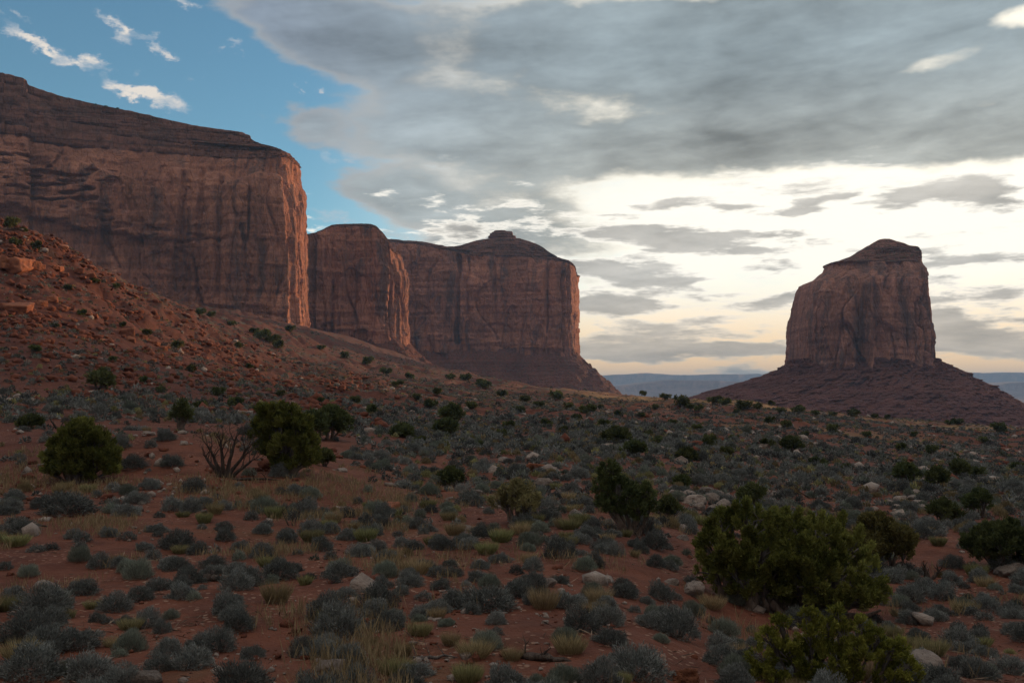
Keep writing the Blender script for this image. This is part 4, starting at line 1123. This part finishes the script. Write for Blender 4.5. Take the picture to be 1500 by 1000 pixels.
for px, py, Yq, wm in ((140, 152, 900, 3), (155, 155, 900, 3.5), (172, 158, 900, 3.5)):
    p_ = P(px, py + (7 if px > 400 else 3), Yq)
    o = obj('juniper_bush', far_p[r.randint(4)], None, p_, r.rand() * 6.28, (wm, wm, wm)); tag(o, '', 'bush', 'small bushes on the skyline of the tallest mesa')
    ITEMS.append([o, 'tiny skyline bush', 'skyline', px, py, wm])
LAND.append(['the mesa skyline', 200, 160, None])
# ------------------------------------------------------------------ dead wood
def branchy(mb, p, d, ln, rad, lvl, r, wob=.28, up=.12):
    k = 6; pts = [p]; dd = d.copy()
    for i in range(k):
        dd = dd + r.normal(size=3) * wob * .5 + np.array([0, 0, up * .5]); dd /= np.linalg.norm(dd); pts.append(pts[-1] + dd * ln / k)
    pts = np.array(pts)
    mb.add(*tube(pts, rad * np.linspace(1, .32 if lvl else .1, k + 1), 7 if lvl > 1 else 4, r, .07))
    if lvl <= 0:
        return
    for j in range(3 if lvl > 1 else 4):
        i = r.randint(2, k + 1); f = r.normal(size=3); f[2] = abs(f[2]) * .4; f /= np.linalg.norm(f)
        branchy(mb, pts[i], dd * .5 + f * .85, ln * (.45 + .25 * r.rand()), rad * (.30 + .15 * r.rand()), lvl - 1, r, wob, up)


def dead_tree(name, label, px, py, hpx, seed, dirs, land, cat='dead tree', lvl=2, rad=.05):
    r = np.random.RandomState(seed); b = at(px, py); k = b[1] / F; h = hpx * k
    root = obj(name, None, None, b); tag(root, label, cat)
    tr_ = MB(); br = MB()
    for dx_, dy_, dz_, f in dirs:
        d = np.array([dx_, dy_, dz_], float); d /= np.linalg.norm(d)
        pts = [np.array([dx_ * .08 * h, dy_ * .05 * h, -.12])]; dd = d * .5 + np.array([0, 0, .6])
        for i in range(6):
            dd = dd * .75 + d * .3 + r.normal(size=3) * .10; dd /= np.linalg.norm(dd); pts.append(pts[-1] + dd * h * f * .12)
        tr_.add(*tube(pts, rad * h * np.linspace(1.0, .42, 7), 8, r, .12))
        for q in (3, 4, 5, 6, 6, 6):
            fr_ = r.normal(size=3); fr_[2] = .3 + abs(fr_[2]) * .5
            branchy(br, np.array(pts[q]), d * .7 + fr_ * .45, h * f * (.32 + .15 * r.rand()), rad * h * .30, lvl - 1, r, .4, .16)
    obj('trunk', tr_.build('trunk', M['dead'], True), root); obj('branch', br.build('branch', M['dead']), root)
    LAND.append([land, px, py - hpx * .3, b])
    return root


dead_tree('dead_tree', 'bare dead juniper with many twisted dark branches on the sandy rise', 330, 699, 76, 51,
          [(-.55, .1, 1, 1.0), (-.15, -.2, 1.1, 1.05), (.25, .1, 1.1, 1.05), (.6, -.1, .8, .95), (.95, .0, .35, .8), (-.8, 0, .8, .75)], 'the bare dead juniper', rad=.045)
dead_tree('dead_snag', 'charred forked stump beside the large spreading juniper', 1358, 848, 40, 52, [(-.25, 0, 1, .8), (.75, .1, .7, .8), (.05, .2, 1, .55)], 'the charred forked stump', 'stump', 1, .10)
dead_tree('dead_shrub', 'leafless dark shrub standing among pale stones up the slope', 1190, 730, 26, 53, [(-.9, 0, .6, 1.2), (.3, 0, 1, .8), (.8, 0, .5, .8)], 'the leafless dark shrub', 'shrub', 2, .04)
dead_tree('dead_shrub', 'leafless thorny shrub under the open dark juniper', 940, 790, 40, 54, [(.8, 0, .8, 1.0), (-.6, 0, .7, .7), (.1, 0, 1, .7)], 'the leafless thorny shrub', 'shrub', 2, .035)
dead_tree('dead_shrub', 'thin bare shrub in the sagebrush in front of the tall leaning juniper', 428, 770, 46, 55, [(-.5, 0, 1, .9), (.5, 0, .9, .9), (.05, 0, 1, .8)], 'the thin bare shrub', 'shrub', 2, .025)
dead_tree('dead_shrub', 'dark bare shrub far out on the flat, its branches like a claw', 685, 662, 16, 56, [(-.5, 0, 1, 1), (.5, 0, .8, 1), (0, 0, 1, .7)], 'the claw shaped bare shrub', 'shrub', 1, .05)
dead_tree('dead_shrub', 'bare dark shrub on the rocky slope beside the flat crowned juniper', 1068, 676, 20, 57, [(-.7, 0, .8, 1), (.6, 0, .8, 1), (0, 0, 1, .7)], 'the rocky slope shrub', 'shrub', 1, .04)
dead_tree('dead_snag', 'crooked dark snag beyond the domed olive juniper', 86, 628, 30, 58, [(-.5, 0, .9, .9), (.4, 0, 1, .9), (.9, 0, .4, .9)], 'the crooked dark snag', 'stump', 1, .06)


def log(name, label, px, py, wpx, seed, ang_, land, mat='dead', thick=.055, cat='log'):
    r = np.random.RandomState(seed); b = at(px, py); k = b[1] / F; L_ = wpx * k
    root = obj(name, None, None, b, ang_); tag(root, label, cat)
    mb = MB(); pts = [np.array([(t - .5) * L_, .05 * L_ * r.normal() * (0 < t < 1), L_ * (.035 + .05 * math.sin(t * 3.1) * r.rand() + .12 * max(0, .25 - t))]) for t in np.linspace(0, 1, 8)]
    mb.add(*tube(pts, thick * L_ * np.array([.35, .8, 1.0, 1.0, .85, .7, .5, .2]), 9, r, .14))
    obj('trunk', mb.build('trunk', M[mat], True), root)
    br = MB()
    for q in (1, 3, 5):
        f = r.normal(size=3); f[2] = abs(f[2]) + .3; f /= np.linalg.norm(f)
        branchy(br, pts[q], f, L_ * .28, thick * L_ * .35, 1, r, .4)
    obj('branch', br.build('branch', M[mat]), root)
    LAND.append([land, px, py, b])


log('fallen_log', 'dark curved driftwood log lying among straw grass at the lower edge', 795, 968, 85, 61, -.35, 'the dark curved log', thick=.075)
log('fallen_log', 'thin grey fallen branch lying flat on bare sand near the lower edge', 635, 966, 70, 62, .05, 'the thin grey fallen branch', 'twig', .04)
log('fallen_log', 'fallen dark branch with twigs on the sand at the picture edge, below the domed juniper', 25, 775, 85, 63, .15, 'the fallen dark branch', thick=.035)
log('fallen_log', 'black log beside a white stone under the open dark juniper', 880, 781, 40, 64, .1, 'the black log', thick=.10)
log('fallen_log', 'pale reddish log end on the sand by the dark curved log', 832, 994, 40, 65, .5, 'the pale log end', 'bark', .13)
log('fallen_log', 'low dead limb lying from the foot of the bare dead juniper', 375, 706, 75, 66, -.12, 'the low dead limb', thick=.03)
log('tree_stump', 'short dark stump under a sagebrush on the bare sand', 308, 850, 40, 67, .5, 'the short dark stump', thick=.20, cat='stump')


# ------------------------------------------------------------------ rocks
def rock_proto(name, seed, mat, planes=14, rough=.13, blocky=False):
    r = np.random.RandomState(seed)
    bm = bmesh.new(); bmesh.ops.create_icosphere(bm, subdivisions=4, radius=1.0)
    V = np.array([v.co[:] for v in bm.verts]); Fc = np.array([[v.index for v in f.verts] for f in bm.faces]); bm.free()
    nn = r.normal(size=(planes, 3)); dd = .66 + .34 * r.rand(planes)
    if blocky:
        cube = np.array([[1, 0, 0], [-1, 0, 0], [0, 1, 0], [0, -1, 0], [0, 0, 1], [0, 0, -1.]]) + .18 * r.normal(size=(6, 3))
        nn = np.concatenate([cube, nn[:5]]); dd = np.concatenate([.52 + .22 * r.rand(6), .72 + .25 * r.rand(5)])
    nn /= np.linalg.norm(nn, axis=1)[:, None]
    q = np.maximum(V @ nn.T, 1e-3); rad = np.min(np.where(V @ nn.T > .05, dd / q, 9), axis=1); rad = np.minimum(rad, 1.1)
    rad = rad * (1 + rough * fbm(V[:, 0] * 1.6 + seed, V[:, 1] * 1.6, V[:, 2] * 1.6, 5, .62) - .10 * np.clip(1 - np.abs(nz(V[:, 0] * 1.5, V[:, 1] * 1.5, V[:, 2] * 3 + seed)) / .12, 0, 1))
    V = V * rad[:, None] * np.array([1, .72 + .3 * r.rand(), .50 + .25 * r.rand()]) * .54
    return mesh(name, V, Fc, mat, not blocky)


P_pale = [rock_proto('pale_stone', 500 + i, M['stone']) for i in range(6)]
P_red = [rock_proto('red_boulder', 520 + i, M['redstone'], 9, .11, True) for i in range(6)]
ROCKS = [  # px, py, width px, red?
    (68, 866, 34, 0), (1015, 738, 34, 0), (1040, 734, 26, 0), (1058, 742, 24, 0), (1024, 746, 18, 0), (1002, 735, 20, 0), (990, 728, 24, 0), (1065, 730, 16, 0), (1050, 726, 18, 0), (1078, 734, 18, 0), (1034, 722, 20, 0), (1008, 726, 18, 0), (1046, 746, 14, 0), (1072, 746, 16, 0),
    (1120, 722, 18, 0), (1128, 736, 16, 0), (1136, 728, 14, 0), (1320, 734, 18, 0), (1335, 731, 16, 0), (1305, 736, 12, 0), (1347, 738, 16, 0), (1352, 746, 14, 0), (1290, 738, 10, 0), (1312, 744, 12, 0), (1340, 724, 14, 0), (1272, 740, 10, 0), (1330, 744, 12, 0),
    (677, 726, 16, 0), (700, 724, 20, 0), (572, 712, 14, 0), (594, 712, 14, 0), (610, 722, 8, 0), (660, 732, 12, 0), (692, 728, 12, 0), (720, 730, 12, 0), (682, 734, 10, 0), (660, 718, 12, 0), (572, 748, 26, 1), (680, 777, 24, 0), (668, 780, 22, 1), (735, 744, 20, 0), (748, 735, 18, 0), (793, 712, 24, 0),
    (788, 690, 30, 1), (772, 686, 14, 1), (806, 692, 24, 0), (782, 672, 20, 0), (765, 664, 10, 0), (738, 676, 16, 0), (845, 756, 18, 0), (846, 718, 12, 0), (883, 790, 12, 0), (966, 790, 18, 0), (1002, 778, 18, 0), (958, 676, 8, 0), (985, 696, 10, 0), (960, 705, 10, 0), (975, 704, 10, 0), (1006, 692, 8, 0),
    (800, 858, 24, 0), (790, 862, 16, 1), (984, 855, 20, 0), (970, 872, 16, 1), (485, 982, 46, 0), (210, 1000, 46, 0), (1355, 985, 60, 0), (1015, 870, 36, 0), (1000, 998, 60, 1), (1000, 790, 16, 0), (1310, 788, 18, 0), (1480, 842, 40, 0), (1392, 712, 14, 0), (1355, 705, 10, 0), (1385, 775, 12, 0), (230, 710, 16, 0),
    (300, 752, 12, 0), (145, 628, 14, 0), (134, 577, 12, 0), (84, 592, 10, 0), (428, 590, 8, 0), (362, 585, 8, 0), (190, 630, 10, 0), (410, 575, 5, 0), (450, 570, 5, 0), (500, 690, 14, 0), (560, 668, 12, 0), (548, 664, 10, 0), (530, 655, 8, 0), (820, 700, 10, 0),
    (21, 396, 44, 1), (8, 392, 30, 1), (38, 388, 24, 1), (48, 391, 22, 1), (57, 393, 16, 1), (30, 382, 16, 1), (87, 398, 16, 1), (80, 394, 12, 1), (95, 404, 12, 1), (115, 402, 14, 1), (122, 408, 10, 1), (133, 408, 18, 1), (143, 414, 10, 1), (152, 412, 10, 1), (78, 440, 18, 1), (61, 447, 20, 1), (29, 458, 44, 1), (10, 452, 22, 1), (125, 462, 16, 1),
    (138, 466, 12, 1), (91, 364, 14, 1), (134, 392, 10, 1), (165, 412, 12, 1), (176, 420, 14, 1), (198, 432, 10, 1), (186, 490, 26, 1), (192, 500, 16, 1), (210, 496, 14, 1), (228, 506, 14, 1), (240, 512, 12, 1), (256, 522, 12, 1), (236, 522, 8, 1), (85, 540, 14, 1), (20, 512, 10, 1), (40, 530, 10, 1), (95, 455, 14, 1), (108, 470, 10, 1),
    (55, 478, 12, 1), (70, 500, 12, 1), (90, 505, 10, 1), (114, 476, 6, 0), (66, 530, 14, 1), (50, 545, 12, 1), (110, 495, 10, 1), (150, 500, 8, 1), (225, 530, 8, 1), (320, 578, 8, 1), (340, 570, 6, 0), (270, 470, 6, 1), (250, 460, 8, 1), (300, 478, 6, 1), (364, 524, 5, 0)]
r = np.random.RandomState(88)
for px, py, wpx, red in ROCKS:
    b = at(px, py); wm = wpx * b[1] / F * 1.12
    nm = 'red_boulder' if red else 'pale_stone'
    o = obj(nm, (P_red if red else P_pale)[r.randint(6)], None, b + [0, 0, wm * .06], r.rand() * 6.28, (wm, wm, wm * (.8 + .4 * r.rand())))
    o.rotation_euler = (r.normal() * .2, r.normal() * .2, r.rand() * 6.28)
    tag(o, '', 'boulder' if red else 'stone', 'rust red boulders on the slope and flat' if red else 'pale stones on the flat')
    ITEMS.append([o, 'rust red boulder' if red else 'pale weathered stone', nm, px, py, wm])
LAND += [['the tilted red outcrop', 788, 684, None], ['the pale boulder pile', 1035, 735, None], ['the red boulder ledge', 30, 388, None], ['the big red block', 186, 490, None]]

# ------------------------------------------------------------------ shrubs placed by eye in the near ground
HAND = {'sagebrush': [(99, 752, 86), (20, 733, 42), (174, 656, 42), (194, 686, 46), (251, 683, 38), (253, 747, 45), (299, 743, 38), (330, 746, 30), (433, 723, 36), (449, 756, 50), (409, 698, 35), (108, 788, 32), (160, 785, 33), (187, 790, 30), (229, 779, 40), (185, 755, 50),
    (211, 805, 33), (260, 803, 62), (290, 812, 40), (352, 805, 32), (312, 832, 42), (233, 864, 46), (363, 848, 30), (409, 847, 56), (7, 834, 28), (66, 902, 92), (158, 913, 26), (183, 913, 30), (238, 926, 40), (40, 938, 90), (110, 948, 72), (44, 990, 112), (130, 992, 90),
    (282, 978, 78), (321, 950, 62), (370, 964, 48), (352, 1014, 98), (233, 980, 58), (494, 932, 92), (480, 905, 70), (445, 960, 56), (498, 844, 60), (567, 822, 42), (600, 850, 46), (558, 855, 30), (659, 829, 28), (688, 802, 42), (712, 892, 92), (665, 888, 60), (758, 862, 34), (778, 884, 32),
    (830, 888, 62), (727, 929, 28), (621, 878, 30), (555, 888, 62), (740, 1006, 80), (894, 942, 62), (935, 990, 110), (470, 962, 60), (975, 922, 62), (912, 864, 36), (947, 884, 30), (820, 814, 62), (732, 822, 40), (626, 778, 32), (994, 932, 78), (990, 877, 24), (1333, 879, 56), (1381, 876, 50),
    (1333, 912, 46), (1372, 908, 38), (1482, 902, 52), (1434, 938, 46), (1408, 978, 46), (1443, 960, 46), (1487, 928, 42), (1434, 853, 42), (1490, 868, 32), (545, 784, 44), (510, 790, 40), (590, 800, 36), (470, 805, 48), (530, 812, 40), (560, 770, 34), (640, 800, 30), (870, 830, 40), (900, 812, 34), (850, 795, 40),
    (700, 850, 40), (780, 835, 36), (930, 800, 30), (960, 830, 34), (1395, 830, 40), (1440, 885, 36), (1300, 925, 30), (20, 880, 50), (385, 780, 36), (330, 790, 34), (420, 795, 40), (300, 940, 40), (610, 990, 60), (1480, 985, 60), (880, 1000, 70), (520, 1000, 60), (180, 1005, 70)],
    'grey_green_shrub': [(117, 821, 48), (42, 843, 40), (202, 847, 62), (284, 878, 28), (190, 954, 68), (387, 748, 52), (828, 937, 52), (775, 800, 52), (857, 835, 52), (1078, 947, 36), (1447, 988, 44), (100, 985, 50), (350, 820, 30), (640, 795, 30), (1100, 925, 24)],
    'rabbitbrush': [(81, 906, 40), (9, 895, 44), (136, 891, 32), (615, 930, 44), (580, 988, 64), (1364, 959, 54), (268, 757, 24), (540, 745, 22), (100, 905, 26), (480, 775, 34), (1440, 945, 30), (912, 1000, 34), (740, 790, 30), (880, 985, 26)],
    'bunchgrass': [(696, 962, 64), (872, 908, 54), (703, 786, 32), (590, 960, 40), (1350, 960, 30), (640, 905, 34), (930, 815, 24), (890, 792, 30), (960, 778, 26), (1060, 795, 22), (520, 775, 28), (1035, 835, 24), (215, 632, 16), (1195, 620, 12), (750, 965, 40), (660, 945, 40)]}
r = np.random.RandomState(99)
PTS = []
for kind, lst in HAND.items():
    for px, py, wpx in lst:
        b = at(px, min(py, 1010)); wm = min(wpx * b[1] / F, 2.2)
        put_shrub(kind, b[0], b[1], wm, r); PTS.append((b[0], b[1], wm * .5))

# ------------------------------------------------------------------ the rest of the plant cover
NC = 270000
az_ = (r.rand(NC) - .5) * 1.24; rr_ = np.sqrt(r.rand(NC) * (620 ** 2 - 15 ** 2) + 15 ** 2)
near = r.rand(NC) < .30; rr_[near] = np.sqrt(r.rand(near.sum()) * (110 ** 2 - 10 ** 2) + 10 ** 2)
X, Y_ = rr_ * np.sin(az_), rr_ * np.cos(az_); Z = H(X, Y_)
e = .8; sl_ = np.hypot(H(X + e, Y_) - Z, H(X, Y_ + e) - Z) / e
PX, PY = proj(X, Y_, Z)
# chance per candidate, from target plants per m2
A_far = 1.24 / 2 * (620 ** 2 - 15 ** 2); A_near = 1.24 / 2 * (110 ** 2 - 10 ** 2)
cand = NC * .70 / A_far + np.where(rr_ < 110, NC * .30 / A_near, 0)
dn = np.where(rr_ < 45, 1.9, np.where(rr_ < 110, 2.0, np.where(rr_ < 380, .62, .10 * (PX < 1000))))
dn = dn * np.where((PX < 520) & (PY > 620) & (PY < 715), .12, 1.0) * np.where((PX < 480) & (PY > 760), .45, 1.0) * np.where((PX > 480) & (PY > 790), .55, 1.0)
tal = (PX < 430) & (PY < 575 + .0 * PX); dn = np.where(tal & (rr_ > 95) & (rr_ < 380), .60, dn)
dn = dn * np.where(sl_ > .42, .35, 1.0) * (.35 + 1.3 * sstep(nz(X / 7.0, Y_ / 7.0, 9.1) + .6 * nz(X / 26, Y_ / 26, 2.2), -.45, .35))
crr = np.interp(az_, *CREST); oncrest = (np.abs(np.log(rr_ / (crr * .93))) < .09) & (az_ > 0)
dn = dn * np.where(oncrest, .3, 1.0) * np.where(rr_ > crr * 1.35, .5, 1.0)
keep = r.rand(NC) < dn / cand
keep &= (PX > -280) & (PX < 1780) & (PY < 1120)
idx = np.where(keep)[0]
SZ = np.where(tal & (rr_ > 95), .8, 1.0) * np.clip(.55 * np.exp(.45 * r.normal(size=NC)), .25, 1.6) * np.where(rr_ > 110, 1.1, 1.0)
cell = {}


def free(x, y, q):
    i, j = int(x // 2), int(y // 2)
    for a in (-1, 0, 1):
        for b_ in (-1, 0, 1):
            for (u, v_, w_) in cell.get((i + a, j + b_), ()):
                if (u - x) ** 2 + (v_ - y) ** 2 < ((w_ + q) * .62) ** 2:
                    return False
    cell.setdefault((i, j), []).append((x, y, q))
    return True


for x, y, q in PTS:
    free(x, y, q)
for px, py, wpx, red in ROCKS:
    b = at(px, py); free(b[0], b[1], min(wpx * b[1] / F * .5, 1.8))
KIND = np.array(['sagebrush', 'grey_green_shrub', 'rabbitbrush', 'bunchgrass'])
gk = np.where(r.rand(NC) < np.where(rr_ < 60, .64, .74), 0, np.where(r.rand(NC) < .45, 1, np.where(r.rand(NC) < .40, 2, 3)))
gk = np.where(oncrest & (r.rand(NC) < .6), 3, gk)
SZ = np.where(gk >= 2, np.minimum(SZ, .75), SZ); SZ = np.where(rr_ < 27, np.minimum(SZ, .72), SZ)
ok = [i for i in idx if free(X[i], Y_[i], SZ[i] * .5)]
ok.sort(key=lambda i: -SZ[i] / rr_[i])
have = {k: sum(1 for it in ITEMS if it[2] == k) for k in KIND}
CAP = {'sagebrush': 310, 'grey_green_shrub': 110, 'rabbitbrush': 60, 'bunchgrass': 60}
rest = {k: [] for k in KIND}
for i in ok:
    k = KIND[gk[i]]
    if have[k] < CAP[k] and -60 < PX[i] < 1560 and PY[i] < 1080:
        put_shrub(k, X[i], Y_[i], SZ[i], r); have[k] += 1
    elif rr_[i] > 17:
        rest[k].append(i)


def far_shape(kind, lod, seed):
    n, l, w_ = {0: (800, .11, .030), 1: (70, .28, .11), 2: (26, .36, .20), 3: (12, .45, .30)}[lod]
    q = np.random.RandomState(seed)
    up = {'sagebrush': .3, 'grey_green_shrub': .8, 'rabbitbrush': 1.2, 'bunchgrass': 1.6}[kind]
    d = dome_dirs(n, q, .05); p = d * .40 * (.45 + .55 * q.rand(n, 1)) * (1 + .3 * nz(d[:, 0] * 2 + seed, d[:, 1] * 2, d[:, 2]))[:, None]; p[:, 2] *= 1.1
    V, Fc = blades(p, d + q.normal(size=(n, 3)) * .5 + [0, 0, up], l * (.75 + .5 * q.rand(n)), w_, q)
    V[:, 2] = np.maximum(V[:, 2], -.05)
    return V, Fc, np.repeat(np.clip(.45 + .28 * q.normal(size=n), 0, 1), 4)


COVER = {'sagebrush': ('sagebrush_cover', 'sage'), 'grey_green_shrub': ('brush_cover', 'blue'), 'rabbitbrush': ('rabbitbrush_cover', 'yellow'), 'bunchgrass': ('bunchgrass_cover', 'straw')}
for k in KIND:
    Vs, Fs, Ts = [], [], []; n0 = 0
    shp = [[far_shape(k, l, 600 + 10 * l + s_) for s_ in range(5)] for l in range(4)]
    for i in rest[k]:
        ppx = SZ[i] * F / rr_[i]
        V, Fc, T = shp[0 if ppx > 18 else 1 if ppx > 6 else 2 if ppx > 2.2 else 3][r.randint(5)]
        a = r.rand() * 6.28; c_, s_ = math.cos(a), math.sin(a); q = SZ[i]; qq = q * (.8 + .4 * r.rand())
        W_ = np.stack([(V[:, 0] * c_ - V[:, 1] * s_) * q + X[i], (V[:, 0] * s_ + V[:, 1] * c_) * q + Y_[i], V[:, 2] * qq + Z[i] - .02], -1)
        Vs.append(W_); Fs.append(Fc + n0); Ts.append(np.clip(T + .32 * r.normal(), 0, 1)); n0 += len(W_)
    if Vs:
        o = obj(COVER[k][0], mesh(COVER[k][0], np.concatenate(Vs), np.concatenate(Fs), M[COVER[k][1]], False, {'tint': np.concatenate(Ts)})); o['kind'] = 'stuff'

# thin dry grass standing on the near sand
NG = 26000
px_ = np.concatenate([r.rand(NG // 2) * 620 - 20, r.rand(NG // 2) * 1540 - 20]); yy_ = np.exp(math.log(10.5) + r.rand(NG) * (math.log(48) - math.log(10.5)))
gx = (px_ - 750) / F * yy_; ppy = proj(gx, yy_, H(gx, yy_))[1]
wgt = sstep(nz(gx / 3.2, yy_ / 3.2, 5.5) + .5 * nz(gx / 9, yy_ / 9, 1.5), -.05, .55) * np.where(px_ < 600, 1, .55)
k_ = r.rand(NG) < wgt; gx, gy = gx[k_], yy_[k_]; n = len(gx)
ns = 5
gp = np.repeat(np.stack([gx, gy, H(gx, gy) - .01], -1), ns, 0) + r.normal(size=(n * ns, 3)) * [.05, .05, 0]
gd = np.stack([r.normal(size=n * ns) * .28, r.normal(size=n * ns) * .28, np.ones(n * ns)], -1)
V, Fc = blades(gp, gd, .12 + .26 * r.rand(n * ns), .006 + .0004 * gp[:, 1], r)
o = obj('dry_grass', mesh('dry_grass', V, Fc, M['straw'], False, {'tint': np.repeat(r.rand(n * ns), 4)})); o['kind'] = 'stuff'

# twigs and stalks lying on the near sand
NT_ = 15000
ty2 = np.exp(math.log(10) + r.rand(NT_) * (math.log(42) - math.log(10))); tx2 = (r.rand(NT_) * 1560 - 30 - 750) / F * ty2
k_ = r.rand(NT_) < sstep(nz(tx2 / 2.5, ty2 / 2.5, 12.5) + .5 * nz(tx2 / .8, ty2 / .8, 2.5), -.1, .5); tx2, ty2 = tx2[k_], ty2[k_]; n = len(tx2)
V, Fc = blades(np.stack([tx2, ty2, H(tx2, ty2) + .012], -1), np.stack([r.normal(size=n), r.normal(size=n), .08 + .1 * r.rand(n)], -1), .08 + .28 * r.rand(n) ** 2, .008 + .0006 * ty2, r)
o = obj('twig_litter', mesh('twig_litter', V, Fc, M['litter'], False, {'tint': np.repeat(r.rand(n), 4)})); o['kind'] = 'stuff'

# small broken stone on the talus and flat
bm = bmesh.new(); bmesh.ops.create_icosphere(bm, subdivisions=1, radius=.5)
sv = np.array([v.co[:] for v in bm.verts]); sf = np.array([[v.index for v in f.verts] for f in bm.faces]); bm.free()
NS = 30000
az2 = np.where(r.rand(NS) < .62, -.53 + .40 * r.rand(NS), (r.rand(NS) - .5) * 1.06); r2 = np.exp(math.log(11) + r.rand(NS) * (math.log(340) - math.log(11)))
far2 = (az2 < -.12) & (r.rand(NS) < .75); r2[far2] = 95 + 190 * r.rand(far2.sum())
sx_, sy_ = r2 * np.sin(az2), r2 * np.cos(az2)
kk = r.rand(NS) < .08 + sstep(nz(sx_ / 13, sy_ / 20, 4.4) + .6 * nz(sx_ / 4, sy_ / 4, 1.), .12, .5); sx_, sy_ = sx_[kk], sy_[kk]; sz_ = H(sx_, sy_); rs_ = np.hypot(sx_, sy_)
for nm, mat, lo, hi in (('scree', 'scree', 0, .62), ('stone_litter', 'stone', .62, 1.0)):
    q = r.rand(len(sx_)); pale = np.where((np.arctan2(sx_, sy_) < -.12) & (rs_ > 95), .95, .45)
    sel = (q < pale) if nm == 'scree' else (q >= pale)
    n = sel.sum(); s_ = np.clip((.0042 * rs_[sel]) * np.exp(.62 * r.normal(size=n)), .04, 1.5)
    a = r.rand(n) * 6.28; jit = 1 + .35 * r.normal(size=(n, len(sv)))
    L_ = sv[None] * jit[..., None] * np.stack([s_, s_ * (.6 + .4 * r.rand(n)), s_ * (.45 + .3 * r.rand(n))], -1)[:, None]
    Vx = L_[..., 0] * np.cos(a)[:, None] - L_[..., 1] * np.sin(a)[:, None] + sx_[sel][:, None]
    Vy = L_[..., 0] * np.sin(a)[:, None] + L_[..., 1] * np.cos(a)[:, None] + sy_[sel][:, None]
    Vz = L_[..., 2] + sz_[sel][:, None] + .1 * s_[:, None]
    Fr = (sf[None] + (np.arange(n) * len(sv))[:, None, None]).reshape(-1, 3)
    o = obj(nm, mesh(nm, np.stack([Vx, Vy, Vz], -1).reshape(-1, 3), Fr, M[mat])); o['kind'] = 'stuff'

# ------------------------------------------------------------------ labels: each repeat by its look and by what it stands beside
ORD = ['', 'second', 'third', 'fourth', 'fifth', 'sixth', 'seventh', 'eighth', 'ninth', 'tenth', 'eleventh', 'twelfth', 'thirteenth', 'fourteenth', 'fifteenth', 'sixteenth', 'seventeenth', 'eighteenth', 'nineteenth', 'twentieth']
ORD += ['twenty-' + o_ for o_ in ['first'] + ORD[1:9]] + ['thirtieth'] + ['thirty-' + o_ for o_ in ['first'] + ORD[1:9]]
LAND += [['the lone butte foot', 1265, 590, None], ['the far mesa foot', 760, 560, None], ['the rounded buttress foot', 530, 515, None], ['the tallest mesa foot', 330, 462, None]]
buckets = {}
for it in ITEMS:
    o, ph, kd, px, py, wm = it
    j = min(range(len(LAND)), key=lambda q: (LAND[q][1] - px) ** 2 + (2.2 * (LAND[q][2] - py)) ** 2)
    dxp, dyp = px - LAND[j][1], 2.2 * (py - LAND[j][2])
    if ' foot' in LAND[j][0]:
        rel = 'out from'
    elif abs(dxp) > abs(dyp):
        rel = 'on the mesa side of' if dxp < 0 else 'on the butte side of'
    else:
        rel = 'in front of' if dyp > 0 else 'beyond'
    buckets.setdefault((kd, j, rel), []).append((math.hypot(dxp, dyp), it))
for (kd, j, rel), lst in buckets.items():
    lst.sort(key=lambda q: q[0])
    for q, (_, it) in enumerate(lst):
        base = it[5] / {'sagebrush': .8, 'grey_green_shrub': .9, 'rabbitbrush': .8, 'bunchgrass': .8}.get(kd, 1.0)
        size = ('broad ' if base > 1.35 else 'small ' if base < .75 else '') if kd in KIND else ('big ' if it[5] > 1.5 else 'small ' if it[5] < .5 else '') if kd not in ('juniper_bush', 'skyline') else ''
        od = 'first' if q == 0 else ORD[min(q, len(ORD) - 1)]
        it[0]['label'] = f'{size}{it[1]}, {od} {rel} {LAND[j][0]}'

# ------------------------------------------------------------------ the air
mh = bpy.data.materials.new('air'); mh.use_nodes = True; mh.node_tree.nodes.clear(); g = G(mh.node_tree)
pv = g.n('ShaderNodeVolumePrincipled', None, Color=(.30, .58, 1.0, 1), Density=8e-5, Anisotropy=0.0)
o = g.n('ShaderNodeOutputMaterial'); mh.node_tree.links.new(pv.outputs[0], o.inputs['Volume'])
B_, z0, z1 = 18500.0, float(V_MIN) - 1.0, max(TOP, CZ + 330) + 8
hv = [(x, y, z) for z in (z0, z1) for x, y in ((-B_, -B_), (B_, -B_), (B_, B_), (-B_, B_))]
hz_ = obj('haze', mesh('haze', hv, [[(0, 3, 2, 1), (4, 5, 6, 7), (0, 1, 5, 4), (1, 2, 6, 5), (2, 3, 7, 6), (3, 0, 4, 7)]], mh)); hz_['kind'] = 'stuff'
